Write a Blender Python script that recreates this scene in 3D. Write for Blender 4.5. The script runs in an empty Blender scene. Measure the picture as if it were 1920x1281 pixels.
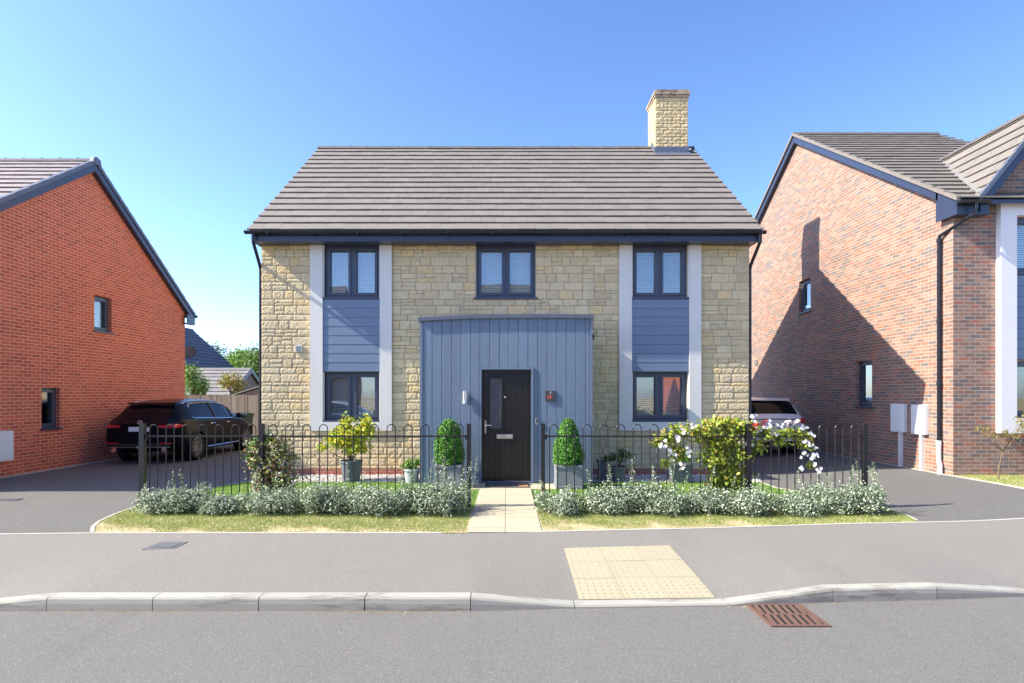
import bpy, bmesh, math, random
import numpy as np
from mathutils import Vector, Matrix

random.seed(7)
RNG = np.random.default_rng(7)
SC = bpy.context.scene
COL = SC.collection
R = math.radians

# ------------------------------------------------------------------ camera, sky, sun, exposure
cam_d = bpy.data.cameras.new('camera')
cam_d.sensor_width = 36.0
cam_d.lens = 1067 / 1920 * 36.0
cam_d.shift_x = 10 / 1920
cam_d.shift_y = 100.5 / 1920
cam_d.clip_start = 0.05
cam_d.clip_end = 2000
cam = bpy.data.objects.new('camera', cam_d)
COL.objects.link(cam)
cam.location = (0, 0, 1.7)
cam.rotation_euler = (R(90), 0, 0)
SC.camera = cam

SUN_DIR = Vector((1.0, 0.155, -0.84)).normalized()
SUN_EL = math.asin(-SUN_DIR.z)
world = bpy.data.worlds.new('World')
SC.world = world
world.use_nodes = True
wn = world.node_tree
for n_ in list(wn.nodes):
    wn.nodes.remove(n_)
wo = wn.nodes.new('ShaderNodeOutputWorld')
wb = wn.nodes.new('ShaderNodeBackground')
sky = wn.nodes.new('ShaderNodeTexSky')
sky.sky_type = 'NISHITA'
sky.sun_disc = False
sky.sun_elevation = SUN_EL
sky.sun_rotation = math.atan2(-SUN_DIR.x, -SUN_DIR.y)
sky.altitude = 0
sky.air_density = 0.7
sky.dust_density = 0.75
sky.ozone_density = 4.0
wb.inputs['Strength'].default_value = 0.103
gm = wn.nodes.new('ShaderNodeGamma'); gm.inputs[1].default_value = 1.18
tn = wn.nodes.new('ShaderNodeMixRGB'); tn.blend_type = 'MULTIPLY'; tn.inputs[0].default_value = 1; tn.inputs[2].default_value = (.97, .965, .975, 1)
wn.links.new(sky.outputs[0], gm.inputs[0]); wn.links.new(gm.outputs[0], tn.inputs[1]); wn.links.new(tn.outputs[0], wb.inputs[0])
wn.links.new(wb.outputs[0], wo.inputs[0])

sun_d = bpy.data.lights.new('sun', 'SUN')
sun_d.energy = 3.3
sun_d.angle = R(0.5)
sun_d.color = (1.0, 0.95, 0.80)
sun = bpy.data.objects.new('sun', sun_d)
COL.objects.link(sun)
sun.location = (-20, -5, 20)
sun.rotation_euler = SUN_DIR.to_track_quat('-Z', 'Y').to_euler()

SC.view_settings.view_transform = 'Standard'
SC.view_settings.look = 'None'
SC.view_settings.exposure = 1.78
SC.view_settings.gamma = 1.0
SC.view_settings.use_curve_mapping = False

# ------------------------------------------------------------------ materials
class NT:
    def __init__(s, name):
        s.m = bpy.data.materials.new(name)
        s.m.use_nodes = True
        s.t = s.m.node_tree
        s.p = s.t.nodes['Principled BSDF']
        s.out = s.t.nodes['Material Output']
    def n(s, kind, **kw):
        x = s.t.nodes.new('ShaderNode' + kind)
        for k, v in kw.items():
            if k.startswith('i_'):
                key = k[2:]
                key = int(key) if key.isdigit() else key.replace('_', ' ')
                x.inputs[key].default_value = v
            else:
                setattr(x, k, v)
        return x
    def l(s, a, b):
        s.t.links.new(a, b)
    def coord(s, uv=False, stretch=None):
        tc = s.n('TexCoord')
        o = tc.outputs['UV' if uv else 'Object']
        if stretch:
            mp = s.n('Mapping')
            mp.inputs['Scale'].default_value = stretch
            s.l(o, mp.inputs[0]); o = mp.outputs[0]
        return o
    def noise(s, co, scale, detail=4, rough=.6):
        x = s.n('TexNoise'); x.inputs['Scale'].default_value = scale
        x.inputs['Detail'].default_value = detail; x.inputs['Roughness'].default_value = rough
        s.l(co, x.inputs['Vector']); return x.outputs['Fac']
    def ramp(s, f, stops, interp='LINEAR'):
        x = s.n('ValToRGB'); x.color_ramp.interpolation = interp
        e = x.color_ramp.elements
        while len(e) < len(stops): e.new(.5)
        for i, (p, c) in enumerate(stops):
            e[i].position = p; e[i].color = (*c, 1) if len(c) == 3 else c
        s.l(f, x.inputs[0]); return x.outputs[0]
    def math(s, op, a, b=None, c=None):
        x = s.n('Math', operation=op)
        for i, v in enumerate((a, b, c)):
            if v is None: continue
            if isinstance(v, (int, float)): x.inputs[i].default_value = v
            else: s.l(v, x.inputs[i])
        return x.outputs[0]
    def mix(s, f, a, b, mode='MIX'):
        x = s.n('MixRGB', blend_type=mode)
        for i, v in enumerate((f, a, b)):
            if isinstance(v, (int, float)): x.inputs[i].default_value = v
            elif isinstance(v, tuple): x.inputs[i].default_value = (*v, 1)
            else: s.l(v, x.inputs[i])
        return x.outputs[0]
    def gain(s, col, f, amt):
        """multiply colour by 1 + amt*(f-.5)*2"""
        g = s.math('MULTIPLY_ADD', f, 2 * amt, 1 - amt)
        c = s.n('CombineXYZ')
        for i in range(3): s.l(g, c.inputs[i])
        return s.mix(1.0, col, c.outputs[0], 'MULTIPLY')
    def bump(s, h, dist, strength=1.0):
        b = s.n('Bump'); b.inputs['Distance'].default_value = dist
        b.inputs['Strength'].default_value = strength
        s.l(h, b.inputs['Height']); s.l(b.outputs[0], s.p.inputs['Normal'])
        return b

def rgb(t, c):
    x = t.n('RGB'); x.outputs[0].default_value = (*c, 1); return x.outputs[0]

def M(name, col=(.5, .5, .5), rough=.6, metal=0.0, var=0, vs=5, isl=0, icols=None, bump=0, bs=60, stretch=None,
      spec=.5, coat=0, dirt=None, trans=0, var2=0, vs2=.7):
    t = NT(name)
    t.p.inputs['Roughness'].default_value = rough
    t.p.inputs['Metallic'].default_value = metal
    t.p.inputs['Specular IOR Level'].default_value = spec
    t.p.inputs['Coat Weight'].default_value = coat
    t.p.inputs['Coat Roughness'].default_value = .04
    c = rgb(t, col)
    co = t.coord(stretch=stretch)
    if icols or isl:
        g = t.n('NewGeometry')
        if icols:
            k = len(icols)
            c = t.ramp(g.outputs['Random Per Island'], [((i + .0) / k, x) for i, x in enumerate(icols)], 'CONSTANT' if k > 2 else 'LINEAR')
        if isl:
            w = t.n('TexWhiteNoise', noise_dimensions='1D')
            t.l(g.outputs['Random Per Island'], w.inputs['W'])
            c = t.gain(c, w.outputs['Value'], isl)
    if var:
        c = t.gain(c, t.noise(co, vs), var)
    if var2:
        c = t.gain(c, t.noise(co, vs2, 3), var2)
    if dirt:
        f = t.noise(co, dirt[1], 6, .7)
        f = t.ramp(f, [(dirt[2], (0, 0, 0)), (dirt[2] + .12, (1, 1, 1))])
        c = t.mix(f, c, dirt[0])
    t.l(c, t.p.inputs['Base Color'])
    if bump:
        t.bump(t.noise(co, bs, 5), bump)
    if trans:
        tr = t.n('BsdfTranslucent'); t.l(c, tr.inputs[0])
        mx = t.n('MixShader'); mx.inputs[0].default_value = trans
        t.l(t.p.outputs[0], mx.inputs[1]); t.l(tr.outputs[0], mx.inputs[2])
        t.l(mx.outputs[0], t.out.inputs[0])
    return t.m

def brick_mat(name, stops, mortar, msize=.011, rough=.85, var=.12, off=.5, depth=.006):
    t = NT(name)
    t.p.inputs['Roughness'].default_value = rough
    uv = t.coord(uv=True)
    b = t.n('TexBrick'); b.offset = off; b.offset_frequency = 2
    b.inputs['Color1'].default_value = (0, 0, 0, 1); b.inputs['Color2'].default_value = (1, 1, 1, 1)
    b.inputs['Mortar'].default_value = (0, 0, 0, 1)
    b.inputs['Scale'].default_value = 1; b.inputs['Mortar Size'].default_value = msize / 2
    b.inputs['Mortar Smooth'].default_value = .15; b.inputs['Bias'].default_value = 0
    b.inputs['Brick Width'].default_value = .225; b.inputs['Row Height'].default_value = .075
    wob = t.n('TexNoise'); wob.inputs['Scale'].default_value = 9; t.l(uv, wob.inputs['Vector'])
    sub = t.n('VectorMath', operation='MULTIPLY_ADD')
    t.l(wob.outputs['Color'], sub.inputs[0]); sub.inputs[1].default_value = (.008, .008, 0)
    t.l(uv, sub.inputs[2])
    t.l(sub.outputs[0], b.inputs['Vector'])
    c = t.ramp(b.outputs['Color'], stops, 'CONSTANT')
    c = t.gain(c, t.noise(uv, 22, 5, .7), var * 1.6)
    c = t.gain(c, t.noise(uv, .6, 3), var)
    c = t.gain(c, t.noise(t.coord(uv=True, stretch=(.5, 2.2, 1)), .9, 4, .6), var)
    mcol = t.gain(rgb(t, mortar), t.noise(uv, 3, 4), .15)
    c = t.mix(b.outputs['Fac'], c, mcol)
    t.l(c, t.p.inputs['Base Color'])
    h = t.math('SUBTRACT', t.math('MULTIPLY', t.noise(uv, 120, 4), .35), b.outputs['Fac'])
    t.bump(h, depth)
    return t.m

def asphalt(name, col, speck=.35, scale=260, patch=.06, bump=.004, light=(.5, .48, .45)):
    t = NT(name)
    t.p.inputs['Roughness'].default_value = .85
    co = t.coord()
    v = t.n('TexVoronoi'); v.inputs['Scale'].default_value = scale * .55; t.l(co, v.inputs['Vector'])
    vr = t.n('SeparateColor'); t.l(v.outputs['Color'], vr.inputs[0])
    c = rgb(t, col)
    c = t.gain(c, vr.outputs[0], speck)
    c = t.gain(c, t.noise(co, 60, 4), .14)
    c = t.gain(c, t.noise(co, 1.3, 5, .6), patch)
    c = t.gain(c, t.noise(co, .35, 3), patch)
    st = t.ramp(vr.outputs[1], [(.955, (0, 0, 0)), (.975, (1, 1, 1))])
    c = t.mix(t.math('MULTIPLY', st, .40), c, light)
    sm = t.noise(t.coord(stretch=(1, .18, 1)), 1.1, 6, .7)
    c = t.mix(t.ramp(sm, [(.56, (0, 0, 0)), (.72, (.25, .25, .25))]), c, (col[0] * .6, col[1] * .58, col[2] * .55))
    wv = t.n('TexVoronoi', feature='DISTANCE_TO_EDGE'); wv.inputs['Scale'].default_value = .55
    wn_ = t.n('TexNoise'); wn_.inputs['Scale'].default_value = 2.5; wn_.inputs['Detail'].default_value = 8; t.l(co, wn_.inputs['Vector'])
    va = t.n('VectorMath', operation='MULTIPLY_ADD'); t.l(wn_.outputs['Color'], va.inputs[0]); va.inputs[1].default_value = (.55, .55, 0); t.l(co, va.inputs[2]); t.l(va.outputs[0], wv.inputs['Vector'])
    ck = t.ramp(wv.outputs['Distance'], [(0, (1, 1, 1)), (.0045, (0, 0, 0))])
    ckm = t.ramp(t.noise(co, .45, 2), [(.56, (0, 0, 0)), (.66, (.5, .5, .5))])
    c = t.mix(t.math('MULTIPLY', ck, ckm), c, (.03, .03, .03))
    sp = t.noise(co, 7, 2); c = t.mix(t.ramp(sp, [(.74, (0, 0, 0)), (.79, (.35, .35, .35))]), c, (.05, .048, .045))
    t.l(c, t.p.inputs['Base Color'])
    t.bump(t.math('ADD', t.noise(co, scale, 3), vr.outputs[2]), bump)
    return t.m

def glass_mat(name, refl=.14, tint=(.85, .9, .9)):
    t = NT(name)
    t.t.nodes.remove(t.p)
    tr = t.n('BsdfTransparent'); tr.inputs[0].default_value = (*tint, 1)
    gl = t.n('BsdfGlossy'); gl.inputs['Roughness'].default_value = .012
    fr = t.n('Fresnel'); fr.inputs[0].default_value = 1.5
    g_ = t.n('NewGeometry'); f = t.math('MULTIPLY', t.math('ADD', fr.outputs[0], refl), t.math('SUBTRACT', 1.0, g_.outputs['Backfacing']))
    co = t.coord()
    b = t.n('Bump'); b.inputs['Distance'].default_value = .0009
    t.l(t.noise(co, 1.6, 1), b.inputs['Height']); t.l(b.outputs[0], gl.inputs['Normal'])
    mx = t.n('MixShader'); t.l(f, mx.inputs[0]); t.l(tr.outputs[0], mx.inputs[1]); t.l(gl.outputs[0], mx.inputs[2])
    t.l(mx.outputs[0], t.out.inputs[0])
    return t.m

MAT = {}
MAT['stone'] = M('stone', rough=.9, icols=[(.67, .52, .31), (.61, .475, .285), (.69, .55, .34), (.59, .455, .275), (.65, .505, .31),
                 (.69, .50, .26), (.63, .495, .315), (.67, .525, .32)], isl=.06, var=.22, vs=14, var2=.10, vs2=1.1, bump=.009, bs=85,
                 dirt=((.60, .55, .42), 9, .62))
MAT['stone_mortar'] = M('stone_mortar', (.48, .38, .26), .95, var=.15, vs=12, bump=.004, bs=90)
MAT['chimney_stone'] = M('chimney_stone', rough=.9, icols=[(.60, .46, .25), (.55, .42, .22), (.62, .49, .28), (.52, .40, .22)],
                         isl=.1, var=.2, vs=14, bump=.008, bs=40)
MAT['cap_stone'] = M('cap_stone', (.36, .27, .19), .9, isl=.12, var=.3, vs=9, bump=.006, bs=40, dirt=((.13, .09, .07), 5, .5))
MAT['plinth'] = brick_mat('plinth_brick', [(0, (.42, .13, .09)), (.5, (.36, .11, .08))], (.40, .25, .19))
MAT['redbrick'] = brick_mat('red_brick', [(0, (.52, .100, .052)), (.2, (.57, .122, .06)), (.45, (.44, .086, .05)), (.65, (.54, .112, .055)),
                            (.85, (.60, .12, .065))], (.68, .38, .25), msize=.016)
MAT['multibrick'] = brick_mat('multi_brick', [(0, (.26, .14, .10)), (.14, (.21, .125, .10)), (.27, (.16, .125, .12)), (.36, (.31, .17, .12)),
                              (.50, (.20, .145, .125)), (.60, (.36, .135, .085)), (.68, (.29, .18, .135)), (.8, (.24, .13, .10)),
                              (.92, (.33, .19, .14))], (.45, .375, .31), var=.2, msize=.012)
MAT['tile'] = M('roof_tile', (.178, .153, .134), .8, isl=.065, var=.14, vs=7, var2=.08, vs2=.6, bump=.002, bs=120,
                dirt=((.11, .095, .085), 3.5, .60))
MAT['tile_edge'] = MAT['tile']
MAT['tile_red'] = M('roof_tile_plum', (.235, .19, .19), .75, isl=.07, var=.10, vs=6, bump=.002, bs=120)
MAT['ridge'] = M('ridge_tile', (.10, .085, .078), .85, isl=.1, var=.25, vs=12, bump=.004, bs=60, dirt=((.26, .20, .06), 6, .62))
MAT['lead'] = M('lead', (.11, .125, .17), .5, metal=.2, var=.25, vs=12, bump=.004, bs=25)
MAT['navy'] = M('painted_fascia', (.030, .040, .078), .38, var=.15, vs=4, coat=.15)
MAT['gutter'] = M('black_gutter', (.012, .013, .022), .32, var=.3, vs=8)
MAT['frame'] = M('window_frame', (.055, .068, .108), .38, var=.06, vs=4)
MAT['cladding'] = M('blue_cladding', (.150, .200, .295), .5, isl=.03, var=.05, vs=3, bump=.0014, bs=26, stretch=(1, 1, 9))
MAT['cladding_v'] = M('blue_boards', (.140, .185, .262), .47, isl=.045, var=.09, vs=3, bump=.0065, bs=30, stretch=(3.5, 3.5, .35))
MAT['render'] = M('grey_render', (.68, .64, .61), .8, var=.07, vs=2.2, bump=.001, bs=150, var2=.05, stretch=(3, 3, .5))
MAT['whiterender'] = M('white_render', (.76, .73, .74), .8, var=.04, vs=2.2, bump=.001, bs=150)
MAT['glass'] = glass_mat('window_glass', .42, (.95, .97, .97))
MAT['darkglass'] = M('dark_car_glass', (.004, .005, .008), .06, spec=.22)
MAT['blind'] = M('blind_slat', (.86, .86, .86), .45)
MAT['room'] = M('room_shade', (.03, .03, .035), .9)  # near-black colour stands in for the shade of unlit rooms
MAT['door'] = M('black_door', (.009, .0085, .010), .34, var=.3, vs=10, bump=.0025, bs=30, stretch=(6, 6, .4))
MAT['steel'] = M('brushed_steel', (.62, .60, .57), .3, metal=.9)
MAT['chrome'] = M('chrome', (.75, .76, .78), .12, metal=1)
MAT['frost'] = M('frosted_glass', (.07, .068, .085), .12, var=.5, vs=14, bump=.006, bs=22)
MAT['slate'] = M('slate_plaque', (.05, .052, .058), .55, var=.2, vs=30)
MAT['red_paint'] = M('red_paint', (.40, .06, .06), .5)
MAT['white_paint'] = M('white_paint', (.75, .75, .75), .5)
MAT['black_metal'] = M('black_metal', (.012, .012, .015), .42, var=.3, vs=20)
MAT['white_gloss'] = M('white_cabinet', (.72, .73, .75), .4, var=.02, vs=3)
MAT['pvc_white'] = M('white_pipe', (.66, .66, .68), .4)
MAT['pavement'] = asphalt('pavement_asphalt', (.212, .192, .170), .10, 330, .05, .003)
MAT['road'] = asphalt('road_asphalt', (.176, .164, .150), .22, 280, .05, .006, (.42, .42, .42))
MAT['drive'] = asphalt('driveway_asphalt', (.134, .125, .116), .22, 260, .10, .004)
MAT['kerb'] = M('kerb_concrete', (.345, .325, .285), .85, isl=.05, var=.16, vs=5, bump=.003, bs=120, dirt=((.20, .185, .16), 4, .52), stretch=(.35, 1, 2.2))
MAT['edging'] = M('edging_concrete', (.40, .37, .32), .9, var=.2, vs=9, bump=.003, bs=90)
MAT['tactile'] = M('tactile_slab', (.345, .30, .205), .85, isl=.03, var=.08, vs=5, bump=.002, bs=140, dirt=((.52, .36, .14), 2.2, .64))
MAT['flag'] = M('paving_flag', (.40, .345, .245), .85, isl=.05, var=.08, vs=4, bump=.002, bs=110)
MAT['soil'] = M('ground_soil', (.10, .115, .045), .95, var=.4, vs=6, var2=.3, vs2=.8, bump=.02, bs=30)
MAT['turf'] = M('turf', (.30, .27, .12), .95, var=.35, vs=9, bump=.01, bs=60, dirt=((.50, .40, .24), 2.2, .42))
MAT['lawn'] = M('lawn_base', (.12, .20, .035), .95, var=.3, vs=10, bump=.01, bs=60)
MAT['gravel_bed'] = M('gravel_bed', (.42, .38, .34), .9, var=.4, vs=40, bump=.02, bs=60)
MAT['pebble'] = M('pebble', rough=.7, icols=[(.62, .55, .50), (.50, .42, .38), (.68, .66, .62), (.40, .36, .34), (.60, .48, .42), (.34, .33, .34)], isl=.12)
MAT['rust'] = M('rusty_iron', (.135, .070, .050), .8, var=.35, vs=30, bump=.004, bs=80)
MAT['dark_iron'] = M('dark_iron', (.15, .145, .15), .6, var=.3, vs=30, bump=.004, bs=60)
MAT['void'] = M('drain_void', (.01, .01, .01), .9)
MAT['pot_grey'] = M('pot_grey', (.115, .125, .145), .65, var=.15, vs=8, bump=.002, bs=60)
MAT['pot_lead'] = M('pot_lead', (.20, .205, .23), .6, var=.2, vs=5, bump=.003, bs=40, dirt=((.33, .33, .35), 4, .58))
MAT['pot_pale'] = M('pot_pale', (.40, .43, .45), .6, var=.15, vs=8, dirt=((.25, .26, .25), 9, .6))
MAT['compost'] = M('compost', (.035, .025, .018), .95, bump=.01, bs=60)
MAT['bark'] = M('bark', (.16, .115, .07), .9, var=.3, vs=20, bump=.004, bs=50)
MAT['stem_green'] = M('green_stem', (.20, .24, .08), .7, var=.2, vs=20)
def leafm(name, cols, trans=.28, rough=.5):
    return M(name, rough=rough, icols=cols, isl=.18, trans=trans, spec=.35)
MAT['euonymus'] = leafm('silver_leaf', [(.12, .17, .09), (.52, .55, .42), (.22, .29, .17), (.64, .66, .54), (.085, .13, .07), (.44, .49, .35), (.17, .24, .13)], .22)
MAT['box_leaf'] = leafm('box_leaf', [(.085, .22, .035), (.14, .33, .05), (.22, .46, .08), (.06, .16, .025), (.16, .37, .06)], .28)
MAT['lime_leaf'] = leafm('lime_leaf', [(.42, .46, .04), (.55, .53, .05), (.33, .42, .05), (.62, .52, .05), (.40, .50, .08)], .4)
MAT['rose_leaf'] = leafm('rose_leaf', [(.40, .48, .06), (.50, .56, .08), (.28, .40, .05), (.58, .60, .12), (.42, .30, .08), (.34, .46, .06)], .42)
MAT['mixed_leaf'] = leafm('mixed_leaf', [(.26, .32, .08), (.36, .40, .14), (.28, .11, .08), (.55, .52, .38), (.24, .29, .08), (.40, .24, .10), (.44, .46, .14), (.62, .58, .48)], .28)
MAT['dark_leaf'] = leafm('dark_leaf', [(.05, .09, .03), (.09, .14, .05), (.12, .18, .06)], .25)
MAT['green_leaf'] = leafm('green_leaf', [(.16, .28, .05), (.22, .36, .07), (.28, .42, .09), (.12, .21, .04)], .35)
MAT['tree_leaf'] = leafm('tree_leaf', [(.085, .15, .035), (.12, .20, .045), (.16, .25, .06), (.065, .12, .03)], .3)
MAT['tree_leaf_dark'] = leafm('tree_leaf_dark', [(.07, .12, .05), (.10, .15, .06), (.13, .19, .09)], .25)
MAT['rust_leaf'] = leafm('autumn_leaf', [(.30, .30, .06), (.38, .30, .06), (.20, .26, .06), (.36, .18, .05)], .35)
MAT['petal'] = leafm('white_petal', [(.85, .84, .86), (.80, .76, .80)], .3)
MAT['petal_pink'] = leafm('pink_petal', [(.85, .62, .50), (.85, .74, .70)], .3)
MAT['petal_red'] = leafm('red_petal', [(.50, .02, .02), (.60, .05, .03)], .25)
MAT['grass_green'] = leafm('grass_green', [(.16, .29, .035), (.22, .36, .05), (.28, .40, .06), (.13, .24, .03)], .35)
MAT['verge_green'] = leafm('verge_green', [(.23, .31, .07), (.31, .37, .09), (.20, .28, .05), (.40, .41, .14)], .35)
MAT['grass_dry'] = leafm('grass_dry', [(.50, .42, .20), (.58, .49, .27), (.42, .38, .14), (.62, .52, .32)], .3)
MAT['fence_wood'] = M('weathered_fence', (.40, .34, .29), .9, isl=.16, var=.25, vs=5, bump=.004, bs=30, stretch=(5, 5, .5), dirt=((.12, .09, .07), 9, .66))
MAT['felt'] = M('roof_felt', (.42, .42, .43), .9, var=.12, vs=8)
MAT['bg_tile'] = M('background_tile', (.12, .115, .14), .8, isl=.08, var=.12, vs=2)
MAT['bg_tile_pale'] = M('background_tile_pale', (.19, .175, .175), .8, isl=.08, var=.12, vs=2)
MAT['bg_brick'] = brick_mat('background_brick', [(0, (.30, .19, .15)), (.5, (.25, .15, .12))], (.42, .36, .3))
MAT['car_black'] = M('black_car_paint', (.004, .005, .010), .22, coat=0.0, spec=.13)
MAT['car_white'] = M('white_car_paint', (.72, .72, .74), .22, coat=.8)
MAT['car_blue'] = M('pale_car_paint', (.55, .60, .68), .22, coat=.8)
MAT['plastic'] = M('black_plastic', (.015, .015, .017), .5)
MAT['rubber'] = M('tyre_rubber', (.018, .018, .02), .8, bump=.002, bs=90)
MAT['alloy'] = M('alloy', (.50, .50, .52), .3, metal=.85)
MAT['taillight'] = M('red_lens', (.58, .018, .03), .15, coat=1)
MAT['bin_green'] = M('bin_green', (.035, .07, .045), .5, var=.1)
MAT['mat_dark'] = M('door_mat_dark', (.07, .068, .065), .95, var=.4, vs=40, bump=.004, bs=120)
MAT['mat_brown'] = M('door_mat_brown', (.30, .15, .08), .95, var=.3, vs=40, bump=.004, bs=120)
MAT['dry_leaf'] = M('dry_leaf', rough=.8, icols=[(.35, .20, .08), (.28, .16, .07), (.45, .32, .16)], isl=.2)

# ------------------------------------------------------------------ mesh helpers
def wloc(o):
    v = Vector((0, 0, 0))
    while o is not None:
        v = v + o.location; o = o.parent
    return v

def auto_uv(me):
    n = len(me.polygons)
    if not n: return
    uvl = me.uv_layers.new(name='UVMap')
    co = np.empty(len(me.vertices) * 3, np.float32); me.vertices.foreach_get('co', co); co = co.reshape(-1, 3)
    vi = np.empty(len(me.loops), np.int32); me.loops.foreach_get('vertex_index', vi)
    no = np.empty(n * 3, np.float32); me.polygons.foreach_get('normal', no); no = no.reshape(-1, 3)
    lt = np.empty(n, np.int32); me.polygons.foreach_get('loop_total', lt)
    fn = np.repeat(no, lt, axis=0)
    P = co[vi]
    flat = np.abs(fn[:, 2]) > .95
    U = np.stack([-fn[:, 1], fn[:, 0], np.zeros(len(fn))], 1)
    ln = np.linalg.norm(U, axis=1, keepdims=True); ln[ln < 1e-6] = 1
    U = U / ln
    U[flat] = (1, 0, 0)
    V = np.cross(fn, U)
    V[flat] = (0, 1, 0)
    uv = np.stack([(P * U).sum(1), (P * V).sum(1)], 1).astype(np.float32)
    uvl.data.foreach_set('uv', uv.ravel())

def tag(o, label=None, cat=None, group=None, kind=None):
    if label: o['label'] = label
    if cat: o['category'] = cat
    if group: o['group'] = group
    if kind: o['kind'] = kind
    return o

def empty(name, loc, label=None, cat=None, group=None):
    o = bpy.data.objects.new(name, None)
    COL.objects.link(o); o.location = loc
    o.empty_display_size = .2
    return tag(o, label, cat, group)

def finish(me, name, mat, parent, smooth, uvs=True, origin=None):
    me.update()
    if uvs: auto_uv(me)
    if mat is not None:
        me.materials.append(MAT[mat] if isinstance(mat, str) else mat)
    if smooth:
        me.polygons.foreach_set('use_smooth', [True] * len(me.polygons))
    o = bpy.data.objects.new(name, me)
    COL.objects.link(o)
    if parent is not None:
        off = wloc(parent); o.parent = parent
    else:
        if origin is None:
            co = np.empty(len(me.vertices) * 3, np.float32); me.vertices.foreach_get('co', co); co = co.reshape(-1, 3)
            lo, hi = co.min(0), co.max(0)
            origin = ((lo[0] + hi[0]) / 2, (lo[1] + hi[1]) / 2, lo[2])
        off = Vector(origin); o.location = off
    if off.length > 0:
        me.transform(Matrix.Translation(-off))
    return o

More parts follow.
